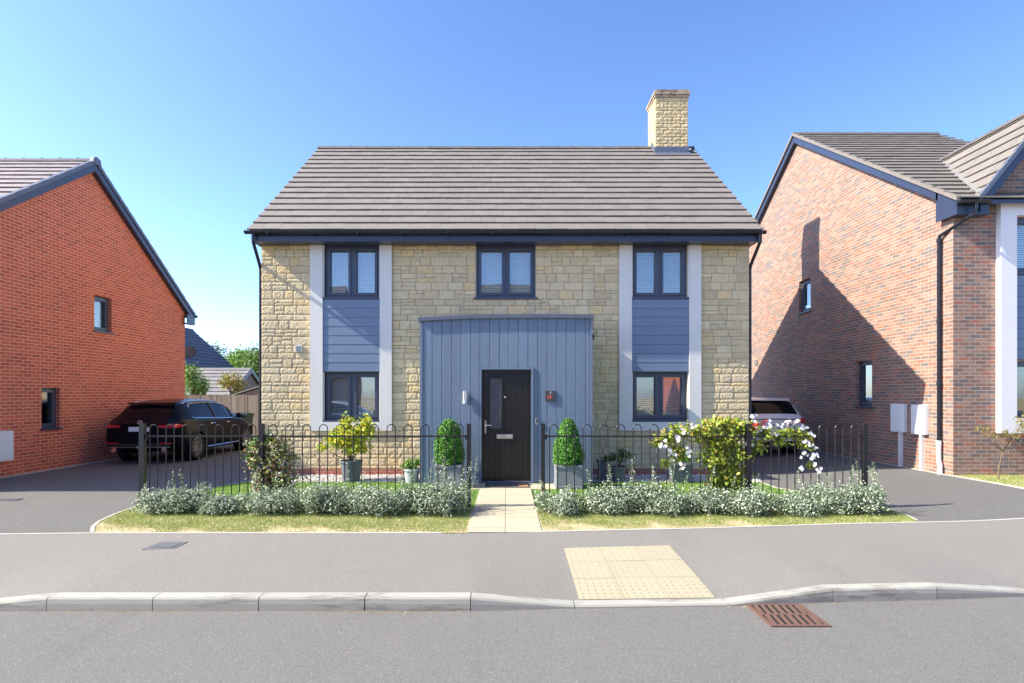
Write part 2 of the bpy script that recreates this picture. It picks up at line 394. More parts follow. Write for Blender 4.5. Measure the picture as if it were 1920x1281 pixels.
class MB:
    def __init__(s):
        s.v = []; s.f = []
    def add(s, vs, fs):
        b = len(s.v); s.v += [tuple(p) for p in vs]; s.f += [tuple(i + b for i in f) for f in fs]; return s
    def box(s, x0, x1, y0, y1, z0, z1):
        return s.add([(x0, y0, z0), (x1, y0, z0), (x1, y1, z0), (x0, y1, z0), (x0, y0, z1), (x1, y0, z1), (x1, y1, z1), (x0, y1, z1)],
                     [(0, 3, 2, 1), (4, 5, 6, 7), (0, 1, 5, 4), (1, 2, 6, 5), (2, 3, 7, 6), (3, 0, 4, 7)])
    def cbox(s, x0, x1, y0, y1, z0, z1, c=.01):
        """box with the four edges round the -y face bevelled (face box)"""
        vs = [(x0, y1, z0), (x1, y1, z0), (x1, y1, z1), (x0, y1, z1),
              (x0, y0 + c, z0), (x1, y0 + c, z0), (x1, y0 + c, z1), (x0, y0 + c, z1),
              (x0 + c, y0, z0 + c), (x1 - c, y0, z0 + c), (x1 - c, y0, z1 - c), (x0 + c, y0, z1 - c)]
        return s.add(vs, [(1, 0, 3, 2), (0, 1, 5, 4), (1, 2, 6, 5), (2, 3, 7, 6), (3, 0, 4, 7), (4, 5, 9, 8), (5, 6, 10, 9), (6, 7, 11, 10), (7, 4, 8, 11), (8, 9, 10, 11)])
    def quad(s, a, b, c, d):
        return s.add([a, b, c, d], [(0, 1, 2, 3)])
    def prism(s, pts, ext):
        """pts: planar polygon (3D), ext: extrusion vector"""
        n = len(pts); e = Vector(ext)
        a = [Vector(p) for p in pts]; b = [p + e for p in a]
        fs = [tuple(range(n - 1, -1, -1)), tuple(range(n, 2 * n))]
        fs += [(i, (i + 1) % n, n + (i + 1) % n, n + i) for i in range(n)]
        return s.add(a + b, fs)
    def beam(s, p0, p1, w, h, up=(0, 0, 1)):
        """box from p0 to p1; width w sideways, h along up (centred)"""
        p0, p1 = Vector(p0), Vector(p1); d = (p1 - p0).normalized()
        sd = d.cross(Vector(up)).normalized(); u = sd.cross(d).normalized()
        vs = []
        for p in (p0, p1):
            for a, b in ((-1, -1), (1, -1), (1, 1), (-1, 1)):
                vs.append(p + sd * (a * w / 2) + u * (b * h / 2))
        return s.add(vs, [(0, 1, 2, 3), (7, 6, 5, 4), (0, 4, 5, 1), (1, 5, 6, 2), (2, 6, 7, 3), (3, 7, 4, 0)])
    def tube(s, pts, r, n=6, caps=True, r1=None):
        pts = [Vector(p) for p in pts]; m = len(pts)
        rs = r if isinstance(r, (list, tuple)) else [r + ((r1 if r1 is not None else r) - r) * i / (m - 1) for i in range(m)]
        t0 = (pts[1] - pts[0]).normalized()
        ref = Vector((0, 0, 1)) if abs(t0.z) < .9 else Vector((1, 0, 0))
        a = t0.cross(ref).normalized(); vs = []
        for i, p in enumerate(pts):
            if i == 0: t = t0
            elif i == m - 1: t = (pts[i] - pts[i - 1]).normalized()
            else: t = ((pts[i + 1] - pts[i]).normalized() + (pts[i] - pts[i - 1]).normalized()).normalized()
            a = (a - t * a.dot(t)).normalized(); b = t.cross(a)
            for k in range(n):
                th = 2 * math.pi * k / n
                vs.append(p + (a * math.cos(th) + b * math.sin(th)) * rs[i])
        fs = []
        for i in range(m - 1):
            for k in range(n):
                fs.append((i * n + k, i * n + (k + 1) % n, (i + 1) * n + (k + 1) % n, (i + 1) * n + k))
        if caps:
            fs.append(tuple(range(n - 1, -1, -1))); fs.append(tuple(range((m - 1) * n, m * n)))
        return s.add(vs, fs)
    def lathe(s, prof, c=(0, 0, 0), n=24, axis='z', caps=True):
        """prof: list of (r, h)"""
        vs = []; m = len(prof); cx, cy, cz = c
        for r, h in prof:
            for k in range(n):
                th = 2 * math.pi * k / n; a, b = r * math.cos(th), r * math.sin(th)
                vs.append((cx + a, cy + b, cz + h) if axis == 'z' else (cx + h, cy + a, cz + b) if axis == 'x' else (cx + b, cy + h, cz + a))
        fs = [(i * n + k, i * n + (k + 1) % n, (i + 1) * n + (k + 1) % n, (i + 1) * n + k) for i in range(m - 1) for k in range(n)]
        if caps:
            fs.append(tuple(range(n - 1, -1, -1))); fs.append(tuple(range((m - 1) * n, m * n)))
        return s.add(vs, fs)
    def build(s, name, mat, parent=None, smooth=False, bevel=0, origin=None, label=None):
        me = bpy.data.meshes.new(name)
        me.from_pydata([tuple(p) for p in s.v], [], s.f)
        if bevel:
            bm = bmesh.new(); bm.from_mesh(me)
            bmesh.ops.bevel(bm, geom=bm.edges[:] , offset=bevel, segments=2, affect='EDGES', profile=.6)
            bm.to_mesh(me); bm.free()
        o = finish(me, name, mat, parent, smooth, origin=origin)
        if label: o['label'] = label
        return o

def fast_mesh(name, V, k, mat, parent=None, smooth=False, origin=None, label=None):
    """V: (n,k,3) array of separate k-gons"""
    n = V.shape[0]
    me = bpy.data.meshes.new(name)
    me.vertices.add(n * k); me.loops.add(n * k); me.polygons.add(n)
    me.vertices.foreach_set('co', V.reshape(-1).astype(np.float32))
    me.loops.foreach_set('vertex_index', np.arange(n * k, dtype=np.int32))
    me.polygons.foreach_set('loop_start', np.arange(0, n * k, k, dtype=np.int32))
    me.polygons.foreach_set('loop_total', np.full(n, k, np.int32))
    me.update(calc_edges=True)
    o = finish(me, name, mat, parent, smooth, uvs=False, origin=origin)
    if label: o['label'] = label
    return o

def unit(a):
    l = np.linalg.norm(a, axis=1, keepdims=True); l[l == 0] = 1
    return a / l

def leaves(P, size, out=None, aspect=.55, up=.25, jit=.9):
    """rhombic folded leaves at P; size scalar or array; out: outward directions"""
    n = len(P); rnd = RNG.normal(size=(n, 3))
    N = rnd * jit + np.array([0, 0, up])
    if out is not None: N = N + out * .8
    N = unit(N)
    A = unit(np.cross(N, unit(RNG.normal(size=(n, 3)))))
    B = np.cross(N, A)
    s = (np.ones(n) * size * RNG.uniform(.65, 1.3, n))[:, None]
    f = N * s * .12
    return np.stack([P, P + A * s * .5 + B * s * aspect * .5 + f, P + A * s, P + A * s * .5 - B * s * aspect * .5 + f], 1)

def sample_blobs(blobs, n, shell=.55, rough=.25):
    """blobs: (x,y,z,rx,ry,rz). points in noisy shells, outward dirs"""
    B = np.array(blobs, float)
    w = (B[:, 3] * B[:, 4] + B[:, 4] * B[:, 5] + B[:, 3] * B[:, 5]); w /= w.sum()
    idx = RNG.choice(len(B), n, p=w)
    d = unit(RNG.normal(size=(n, 3)))
    ph = idx[:, None] * 1.7
    nz = (np.sin(d[:, :1] * 5.1 + ph) * np.sin(d[:, 1:2] * 6.3 + ph * 1.3) * np.sin(d[:, 2:] * 4.7 + ph * .7) * 2
          + np.sin(d[:, :1] * 13 + ph) * np.sin(d[:, 1:2] * 11 + ph) * np.cos(d[:, 2:] * 12))
    r = RNG.uniform(shell, 1, (n, 1)) ** .7 * (1 + rough * nz * .5)
    return B[idx, :3] + d * r * B[idx, 3:], d

def foliage(name, blobs, n, size, mat, parent=None, shell=.5, rough=.3, zmin=None, label=None, aspect=.55, up=.25):
    P, d = sample_blobs(blobs, n, shell, rough)
    if zmin is not None:
        k = P[:, 2] > zmin; P, d = P[k], d[k]
    return fast_mesh(name, leaves(P, size, d, aspect, up), 4, mat, parent, label=label)

class Fr:
    """wall frame: origin O, U along wall, N outward, Z up"""
    def __init__(s, O, U, N):
        s.O, s.U, s.N = Vector(O), Vector(U), Vector(N)
    def p(s, u, n, z):
        return s.O + s.U * u + s.N * n + Vector((0, 0, z))

def fbox(mb, F, u0, u1, n0, n1, z0, z1):
    vs = [F.p(u, n, z) for z in (z0, z1) for u, n in ((u0, n0), (u1, n0), (u1, n1), (u0, n1))]
    return mb.add(vs, [(0, 3, 2, 1), (4, 5, 6, 7), (0, 1, 5, 4), (1, 2, 6, 5), (2, 3, 7, 6), (3, 0, 4, 7)])

def holed(mb, F, u0, u1, z0, z1, holes, depth, back=True, n=0.0):
    """wall panel in frame F (outer face n) with rectangular holes (u0,u1,z0,z1) and reveals of depth"""
    us = sorted({u0, u1, *[h[0] for h in holes], *[h[1] for h in holes]})
    zs = sorted({z0, z1, *[h[2] for h in holes], *[h[3] for h in holes]})
    for a, b in zip(us, us[1:]):
        for c, d in zip(zs, zs[1:]):
            um, zm = (a + b) / 2, (c + d) / 2
            if any(h[0] < um < h[1] and h[2] < zm < h[3] for h in holes): continue
            mb.quad(F.p(a, n, c), F.p(b, n, c), F.p(b, n, d), F.p(a, n, d))
            if back: mb.quad(F.p(a, n - depth, d), F.p(b, n - depth, d), F.p(b, n - depth, c), F.p(a, n - depth, c))
    for h in holes:
        a, b, c, d = h
        q = [(a, c), (b, c), (b, d), (a, d)]
        for i in range(4):
            (ua, za), (ub, zb) = q[i], q[(i + 1) % 4]
            mb.quad(F.p(ua, n, za), F.p(ua, n - depth, za), F.p(ub, n - depth, zb), F.p(ub, n, zb))

def tiles(O, U, S, width, length, gauge, tw, mb=None, jit=.0018, thick=.026, flip=False):
    """roof tiles: O eave start, U unit along eave, S unit up slope"""
    mb = mb or MB()
    O, U, S = Vector(O), Vector(U).normalized(), Vector(S).normalized()
    N = U.cross(S)
    if N.z < 0: N = -N
    rows = int(math.ceil(length / gauge - .02))
    for r in range(rows):
        s0 = r * gauge; s1 = min(s0 + gauge + .05, length)
        off = 0 if r % 2 == 0 else -tw / 2
        k = 0; a = off
        while a < width - 1e-4:
            b = a + tw; x0, x1 = max(a, 0) + .0015, min(b, width) - .0015
            if x1 - x0 > .03:
                j = random.uniform(-jit, jit); j2 = random.uniform(-jit, jit) * 2
                lo0, hi0 = .020 + j, .020 + thick + j
                vs = []
                for uu in (x0, x1):
                    vs += [O + U * uu + S * (s0 + j2) + N * lo0, O + U * uu + S * (s0 + j2) + N * hi0,
                           O + U * uu + S * s1 + N * (thick * .25 + j), O + U * uu + S * s1 + N * (.0 + j)]
                mb.add(vs, [(0, 1, 2, 3), (7, 6, 5, 4), (0, 4, 5, 1), (1, 5, 6, 2), (2, 6, 7, 3), (3, 7, 4, 0)])
            a = b
    return mb

def ridge(mb, p0, p1, r=.11, n=None, h=.07):
    """angular ridge tiles from p0 to p1"""
    p0, p1 = Vector(p0), Vector(p1); L = (p1 - p0).length; d = (p1 - p0) / L
    n = n or max(1, int(L / .45)); sd = d.cross(Vector((0, 0, 1)))
    for i in range(n):
        a = p0 + d * (L * i / n + .003); b = p0 + d * (L * (i + 1) / n + .012)
        j = random.uniform(-.002, .003)
        prof = [(-r, -h), (-r * .45, h * .25), (0, h * .45), (r * .45, h * .25), (r, -h)]
        A = [a + sd * x + Vector((0, 0, z + j)) for x, z in prof]; B = [b + sd * x * .97 + Vector((0, 0, z + j - .004)) for x, z in prof]
        vs = A + B
        mb.box(b.x - .012, b.x + .012, b.y - .012, b.y + .012, b.z + h * .3, b.z + h * .45 + .022)
        mb.add(vs, [(k, k + 1, 6 + k, 5 + k) for k in range(4)] + [(4, 3, 2, 1, 0), (5, 6, 7, 8, 9), (0, 5, 9, 4)])
    return mb

def window(parent, F, u0, u1, z0, z1, lights=2, rec=.10, blind=None, sill=True, dark=True, label=None, bt=.35, glaz='glass', bmat='blind'):
    """window in hole; frame outer face at n=-rec"""
    fw, sw = .045, .058
    m = MB(); n1, n0 = -rec, -rec - .07
    fbox(m, F, u0, u1, n0, n1, z1 - fw, z1); fbox(m, F, u0, u1, n0, n1, z0, z0 + fw)
    fbox(m, F, u0, u0 + fw, n0, n1, z0 + fw, z1 - fw); fbox(m, F, u1 - fw, u1, n0, n1, z0 + fw, z1 - fw)
    iw = (u1 - u0 - 2 * fw - (lights - 1) * .05) / lights
    segs = []
    for i in range(lights):
        a = u0 + fw + i * (iw + .05); segs.append((a, a + iw))
        if i: fbox(m, F, a - .05, a, n0, n1, z0 + fw, z1 - fw)
    w = m.build('window', 'frame', parent, label=label)
    za, zb = z0 + fw + .004, z1 - fw - .004
    for a, b in segs:
        a += .004; b -= .004
        s = MB(); q0, q1 = n0 + .012, n1 + .014
        fbox(s, F, a, b, q0, q1, zb - sw, zb); fbox(s, F, a, b, q0, q1, za, za + sw)
        fbox(s, F, a, a + sw, q0, q1, za + sw, zb - sw); fbox(s, F, b - sw, b, q0, q1, za + sw, zb - sw)
        s.build('sash', 'frame', w)
        g = MB(); fbox(g, F, a + sw - .004, b - sw + .004, n0 + .02, n0 + .032, za + sw - .004, zb - sw + .004)
        g.build('pane', glaz, w)
    if blind:
        pitch, tilt = blind
        s = MB(); z = z1 - .03; wd = .05
        while z > z0 + .02:
            for a, b in segs:
                dz = math.sin(tilt) * wd / 2; dn = math.cos(tilt) * wd / 2
                c = n0 - .045 + random.uniform(-.001, .001); zz = z + random.uniform(-.001, .001)
                vs = []
                for uu in (a - .01, b + .01):
                    vs += [F.p(uu, c - dn, zz + dz), F.p(uu, c + dn, zz - dz), F.p(uu, c + dn, zz - dz + .003), F.p(uu, c - dn, zz + dz + .003)]
                s.add(vs, [(0, 1, 2, 3), (7, 6, 5, 4), (0, 4, 5, 1), (1, 5, 6, 2), (2, 6, 7, 3), (3, 7, 4, 0)])
            z -= pitch
        for a, b in segs:
            for t in (.2, .8):
                uu = a + (b - a) * t
                fbox(s, F, uu - .002, uu + .002, n0 - .018, n0 - .015, z0 + .02, z1 - .02)
        s.build('blind', bmat, w)
    if sill:
        s = MB(); fbox(s, F, u0 - .045, u1 + .045, -rec - .02, .045, z0 - .036, z0)
        s.build('window_sill', 'frame', w)
    return w

# ------------------------------------------------------------------ ground, road, pavement
def gz(x, y):
    t = min(max((x - 5.9) / 3.0, 0), 1); return .08 * t * t * (3 - 2 * t)

def kerb_y(x):
    pts = [(-60, 4.86), (0, 4.86), (.59, 4.92), (1.94, 4.97), (2.91, 5.07), (3.88, 5.13), (4.85, 5.22), (8, 5.55), (14, 6.3), (60, 12)]
    return float(np.interp(x, [p[0] for p in pts], [p[1] for p in pts]))
def kerb_top(x):
    pts = [(-60, -.12), (-4.87, -.12), (-3.93, -.03), (-.31, -.03), (.59, -.122), (1.94, -.122), (2.91, -.03), (3.88, -.03), (4.85, -.11), (60, -.11)]
    return float(np.interp(x, [p[0] for p in pts], [p[1] for p in pts]))
def edge_y(x):
    pts = [(-60, 6.3), (-6.2, 6.92), (-5, 6.98), (-.5, 6.99), (.43, 7.05), (2.37, 7.225), (4.57, 7.49), (7, 7.69), (12, 8.2), (60, 13)]
    return float(np.interp(x, [p[0] for p in pts], [p[1] for p in pts]))

def sheet(name, xs, ylo, yhi, ny, zf, mat, **kw):
    m = MB(); W = ny + 1
    vs = []
    for x in xs:
        a, b = ylo(x), yhi(x)
        for j in range(W):
            y = a + (b - a) * j / ny; vs.append((x, y, zf(x, y)))
    fs = [(i * W + j, (i + 1) * W + j, (i + 1) * W + j + 1, i * W + j + 1) for i in range(len(xs) - 1) for j in range(ny)]
    m.add(vs, fs)
    o = m.build(name, mat, smooth=True, origin=(0, 0, 0)); o['kind'] = 'structure'
    return o

def sheet_y(name, ys, xl, xr, nx, zf, mat):
    """sheet between left/right x boundaries given per y"""
    m = MB(); W = nx + 1; vs = []
    for y in ys:
        a, b = xl(y), xr(y)
        for j in range(W):
            x = a + (b - a) * j / nx; vs.append((x, y, zf(x, y)))
    fs = [(i * W + j, i * W + j + 1, (i + 1) * W + j + 1, (i + 1) * W + j) for i in range(len(ys) - 1) for j in range(nx)]
    m.add(vs, fs)
    o = m.build(name, mat, smooth=True, origin=(0, 0, 0)); o['kind'] = 'structure'
    return o

XS = sorted(set([-60, -40, -25, -15, -10] + [round(-9 + .25 * i, 3) for i in range(85)] + [-4.87, -3.93, -.31, .59, 1.94, 2.91, 3.88, 4.85] + [14, 20, 30, 60]))
sheet('ground', [-260, -60, -20, -8, 0, 5.9, 6.5, 7.2, 8, 8.9, 12, 20, 60, 260], lambda x: edge_y(max(min(x, 60), -60)) + .02, lambda x: 420, 12,
      lambda x, y: gz(x, y) - .02, 'soil')
sheet('road', [-260] + XS + [260], lambda x: -1.0, lambda x: kerb_y(max(min(x, 60), -60)) + .02, 6, lambda x, y: -.145, 'road')
sheet('ground', [-260, -60, 0, 60, 260], lambda x: -300, lambda x: -3.2, 6, lambda x, y: -.03, 'turf')
sheet('pavement', [-260, -60, 0, 60, 260], lambda x: -3.2, lambda x: -1.12, 2, lambda x, y: -.03, 'pavement')
sheet('pavement', XS, lambda x: kerb_y(x) + .125, lambda x: edge_y(x), 6,
      lambda x, y: kerb_top(x) + .001 + (gz(x, y) - .0 - kerb_top(x)) * min(1, (y - kerb_y(x) - .12) / (edge_y(x) - kerb_y(x) - .12)) ** .8, 'pavement')

kb = MB()
def kerb_unit(x0, x1):
    g = .0035
    a, b = x0 + g, x1 - g
    ya, yb, za, zb = kerb_y(a), kerb_y(b), kerb_top(a), kerb_top(b)
    ja = random.uniform(-.002, .002)
    prof = lambda x, y, z: [(x, y - .004 + ja, -.30), (x, y + ja, z - .055 if z > -.1 else z - .012), (x, y + .006 + ja, z - .016), (x, y + .018 + ja, z), (x, y + .125, z + .002), (x, y + .125, -.30)]
    A, B = prof(a, ya, za), prof(b, yb, zb)
    kb.add(A + B, [(i, 6 + i, 6 + (i + 1) % 6, (i + 1) % 6) for i in range(6)] + [(0, 1, 2, 3, 4, 5), (11, 10, 9, 8, 7, 6)])
ks = [-3.93 - .94, -3.93]
x = -3.93
for i in range(4): ks.append(-3.93 + (i + 1) * .905)
ks[-1] = -.31
ks += [.59, 1.94, 2.91, 3.88, 4.85]
x = 4.85
while x < 30: x += .915; ks.append(x)
x = -4.87
while x > -25: x -= .915; ks.insert(0, x)
for a, b in zip(ks, ks[1:]): kerb_unit(a, b)
kb.build('kerb', 'kerb', origin=(0, 0, 0))['kind'] = 'structure'
ob = MB(); ob.box(-60, 60, -1.12, -1.0, -.3, -.03); ob.build('kerb', 'kerb', origin=(0, 0, 0))['kind'] = 'structure'

# pale edging line behind the pavement
eb = MB(); n = 150
xs_e = [-14 + 30 * i / n for i in range(n + 1)]
for a, b in zip(xs_e, xs_e[1:]):
    if -.72 < (a + b) / 2 < .44: continue
    eb.add([(a, edge_y(a) - .003, -.1), (b, edge_y(b) - .003, -.1), (b, edge_y(b) + .047, -.1), (a, edge_y(a) + .047, -.1),
            (a, edge_y(a) - .003, gz(a, 7) + .007), (b, edge_y(b) - .003, gz(b, 7) + .007), (b, edge_y(b) + .047, gz(b, 7) + .007), (a, edge_y(a) + .047, gz(a, 7) + .007)],
           [(4, 5, 6, 7), (0, 1, 5, 4), (3, 7, 6, 2)])
eb.build('kerb', 'edging', origin=(0, 0, 0))['kind'] = 'structure'

def garden_l(y): return float(np.interp(y, [6.9, 7.0, 7.5, 8.2, 8.9, 10.2, 11.0, 11.6, 12.2], [-5.02, -5.10, -5.45, -5.62, -5.66, -5.50, -5.15, -5.0, -5.3]))
def garden_r(y): return float(np.interp(y, [7.4, 7.66, 8.2, 8.9, 9.6, 10.4, 11.0, 12.2], [5.2, 5.55, 5.72, 5.66, 5.45, 4.95, 4.95, 5.25]))

ysd = [6.95, 7.0, 7.15, 7.3, 7.5, 7.75, 8, 8.3, 8.6, 8.9, 9.3, 9.8, 10.3, 10.8, 11.2, 11.7, 12.2, 13, 15, 18, 20.5]
def dl(x, y): return .0045
def drive_strip(name, ys, xl, xr, nx, zoff):
    m = MB(); W = nx + 1; vs = []
    for y in ys:
        a, b = xl(y), xr(y)
        for j in range(W):
            xx = a + (b - a) * j / nx
            yy = max(y, edge_y(xx) + .045)
            vs.append((xx, yy, gz(xx, yy) + zoff))
    m.add(vs, [(i * W + j, i * W + j + 1, (i + 1) * W + j + 1, (i + 1) * W + j) for i in range(len(ys) - 1) for j in range(nx)])
    o = m.build(name, 'drive', smooth=True, origin=(0, 0, 0)); o['kind'] = 'structure'
drive_strip('driveway', ysd, lambda y: -10.42 if y > 9.6 else -13, garden_l, 12, -.008)
drive_strip('driveway', ysd[:-1] + [22, 25], garden_r, lambda y: 8.97 if y > 9.7 else float(np.interp(y, [7, 9.7], [10.6, 8.97])), 14, -.008)

def strip_wall(name, pts, w, top, mat):
    m = MB()
    P = [Vector(p) for p in pts]
    for a, b in zip(P, P[1:]):
        d = (b - a).normalized(); s = Vector((-d.y, d.x, 0)) * w / 2
        q = [a - s, b - s, b + s, a + s]
        m.add([(p.x, p.y, -.1) for p in q] + [(p.x, p.y, gz(p.x, p.y) + top) for p in q], [(4, 5, 6, 7), (0, 1, 5, 4), (2, 3, 7, 6), (0, 4, 7, 3), (1, 2, 6, 5)])
    m.build(name, mat, origin=(0, 0, 0))['kind'] = 'structure'
yy = [7.06 + .3 * i for i in range(17)]
strip_wall('kerb', [(garden_l(y), y, 0) for y in yy], .045, .004, 'edging')
yy = [7.75 + .3 * i for i in range(15)]
strip_wall('kerb', [(garden_r(y), y, 0) for y in yy], .045, .004, 'edging')
strip_wall('kerb', [(-10.39, y, 0) for y in (9.0, 12, 15, 20.4)], .05, .01, 'edging')
strip_wall('kerb', [(8.965, 24, 0), (8.955, 11.5, 0), (9.0, 10.6, 0), (8.98, 9.8, 0), (9.6, 8.9, 0), (11, 8.3, 0)], .05, .006, 'edging')

# garden sheets
ysg = [6.95, 7.05, 7.2, 7.4, 7.6, 7.8, 8.1, 8.5]
def clampE(xl, xr, ys, nx, z, name, mat):
    m = MB(); W = nx + 1; vs = []
    for y in ys:
        a, b = xl(y), xr(y)
        for j in range(W):
            xx = a + (b - a) * j / nx; vs.append((xx, max(y, edge_y(xx) + .045), z))
    m.add(vs, [(i * W + j, i * W + j + 1, (i + 1) * W + j + 1, (i + 1) * W + j) for i in range(len(ys) - 1) for j in range(nx)])
    m.build(name, mat, origin=(0, 0, 0))['kind'] = 'structure'
clampE(garden_l, lambda y: -.49, ysg, 10, -.004, 'verge', 'turf')
clampE(lambda y: .44, garden_r, ysg, 14, -.004, 'verge', 'turf')
ysl = [8.5, 8.9, 9.4, 10, 10.4, 10.8, 11.1]
clampE(garden_l, lambda y: -.49, ysl, 6, -.004, 'lawn', 'lawn')
clampE(lambda y: .47, garden_r, ysl, 6, -.004, 'lawn', 'lawn')
clampE(garden_l, lambda y: -1.66, [11.1, 11.5, 11.8, 12.16], 2, .0, 'gravel_bed', 'gravel_bed')
clampE(lambda y: 1.64, garden_r, [11.1, 11.5, 11.8, 12.16], 2, .0, 'gravel_bed', 'gravel_bed')
# neighbour's lawn
sheet_y('lawn', [8.2, 9, 9.8, 10.6, 11.47], lambda y: float(np.interp(y, [8.2, 8.9, 9.8, 10.6, 11.5], [11.2, 9.63, 9.0, 9.02, 8.98])), lambda y: 16, 6, lambda x, y: .082, 'turf')

# paved path and landing: individual flags in one sheet of paving
pv = MB()
def flag(x0, x1, y0, y1, z=.006):
    g = .003; j = random.uniform(-.0012, .0012)
    pv.box(x0 + g, x1 - g, y0 + g, y1 - g, -.06, z + j)
ye = [7.04, 7.28, 7.88, 8.48, 9.08, 9.68, 10.28]
for a, b in zip(ye, ye[1:]):
    w0 = -.49; w1 = .44
    flag(w0, -.02, a, b); flag(-.02, w1, a, b)
for x0, x1 in ((-.78, -.49), (-.49, -.02), (-.02, .44), (.44, .90), (.90, 1.36)):
    flag(x0, x1, 10.28, 10.90)
pv.build('path', 'flag', origin=(0, 0, 0))['kind'] = 'structure'

# tactile paving by the dropped kerb
def pave_z(x, y):
    k = kerb_top(x); return k + .001 + (gz(x, y) - k) * max(0, min(1, (y - kerb_y(x) - .12) / (edge_y(x) - kerb_y(x) - .12))) ** .8
tp = MB()
for i in range(3):
    for j in range(3):
        def P(u, v):
            xx = .645 + u * 1.225 + .0 * v; yb = kerb_y(xx) + .128; yt = 6.42 + u * .11
            yv = yb + (yt - yb) * v; return Vector((xx, yv, pave_z(xx, yv)))
        g = .0018; u0, u1, v0, v1 = i / 3 + g, (i + 1) / 3 - g, j / 3 + g, (j + 1) / 3 - g
        top = Vector((0, 0, .008 + random.uniform(-.001, .001)))
        q = [P(u0, v0), P(u1, v0), P(u1, v1), P(u0, v1)]
        tp.add([p + Vector((0, 0, -.03)) for p in q] + [p + top for p in q], [(4, 5, 6, 7), (0, 1, 5, 4), (1, 2, 6, 5), (2, 3, 7, 6), (3, 0, 4, 7)])
        for a in range(6):
            for b in range(6):
                c = P(u0 + (u1 - u0) * (a + .5) / 6, v0 + (v1 - v0) * (b + .5) / 6) + top
                tp.lathe([(.0095, -.001), (.008, .0028), (.005, .0038)], c, 8)
tp.build('tactile_paving', 'tactile', origin=(0, 0, 0))['kind'] = 'structure'

# ------------------------------------------------------------------ small iron things in the ground
t = empty('drain_grate', (2.34, 4.76, -.145), 'rusty slotted gully grate set in the road beside the kerb', 'drain grate')
m = MB(); m.box(2.11, 2.57, 4.53, 4.99, -.16, -.1405); m.build('pit', 'void', t)
m = MB()
zf0, zf1 = -.150, -.132
m.box(2.10, 2.58, 4.52, 4.548, zf0, zf1); m.box(2.10, 2.58, 4.972, 5.0, zf0, zf1)
m.box(2.10, 2.128, 4.548, 4.972, zf0, zf1); m.box(2.552, 2.58, 4.548, 4.972, zf0, zf1)
m.build('outer_frame', 'rust', t)
m = MB()
m.box(2.13, 2.55, 4.748, 4.772, zf0, zf1 + .001)
for r0, r1 in ((4.548, 4.748), (4.772, 4.972)):
    for k in range(7):
        xx = 2.13 + (k + .5) * .06
        m.beam((xx - .012, r0, -.1405), (xx + .012, r1, -.1405), .026 if k % 3 else .034, .017)
m.build('grate_bars', 'rust', t)

t = empty('utility_cover', (-3.85, 6.4, 0), 'small dark square water meter cover set in the pavement', 'utility cover')
zc = pave_z(-3.85, 6.45)
m = MB(); m.add([(-4.03, 6.29, zc - .02), (-3.69, 6.33, zc - .02), (-3.70, 6.60, zc - .012), (-4.02, 6.58, zc - .012), (-4.03, 6.29, zc + .004), (-3.69, 6.33, zc + .004), (-3.70, 6.60, zc + .010), (-4.02, 6.58, zc + .010)],
                [(4, 5, 6, 7), (0, 1, 5, 4), (1, 2, 6, 5), (2, 3, 7, 6), (3, 0, 4, 7)]); m.build('outer_frame', 'dark_iron', t)
m = MB(); m.box(-3.99, -3.73, 6.35, 6.555, zc - .01, zc + .012)
for k in range(6): m.box(-3.98 + k * .042, -3.955 + k * .042, 6.36, 6.545, zc + .012, zc + .0145)
m.build('lid', 'dark_iron', t)

t = empty('drain_channel', (-8.25, 9.25, 0), 'slotted dark channel drain across the left driveway', 'channel drain')
m = MB(); m.box(-9.6, -7.93, 9.19, 9.33, -.05, -.002); m.build('pit', 'void', t)
m = MB()
for k in range(42):
    m.box(-9.6 + k * .04, -9.58 + k * .04, 9.19, 9.33, -.01, .004)
m.box(-9.6, -7.92, 9.18, 9.19, -.01, .004); m.box(-9.6, -7.92, 9.33, 9.34, -.01, .004)
m.build('grate_bars', 'dark_iron', t)

# ------------------------------------------------------------------ stone walling
def stones(F, intervals_at, z0, z1, breaks, style, mb, res=.055, amp=.006, nbase=.0):
    z = z0
    br = sorted(b for b in breaks if z0 < b < z1) + [z1]
    while z < z1 - .02:
        h = style(z)
        nb = next(b for b in br if b > z + 1e-6)
        if nb - z < h * 1.5: h = (nb - z) if nb - z < h * 1.2 else (nb - z) / 2
        for a, b in intervals_at(z + h / 2):
            u = a
            while u < b - .01:
                reg = z < 2.15
                w = random.uniform(.22, .42) if reg else random.uniform(.16, .40)
                if b - (u + w) < .14: w = b - u
                if not reg and random.random() < .38 and h > .13:
                    hs = h * random.choice((.5, .4, .6))
                    stone(mb, F, u, u + w, z, z + hs, res, amp, nbase)
                    if random.random() < .45 and w > .26:
                        c = u + w * random.uniform(.35, .65)
                        stone(mb, F, u, c, z + hs, z + h, res, amp, nbase); stone(mb, F, c, u + w, z + hs, z + h, res, amp, nbase)
                    else: stone(mb, F, u, u + w, z + hs, z + h, res, amp, nbase)
                else:
                    stone(mb, F, u, u + w, z, z + h, res, amp, nbase)
                u += w
        z += h
    return mb

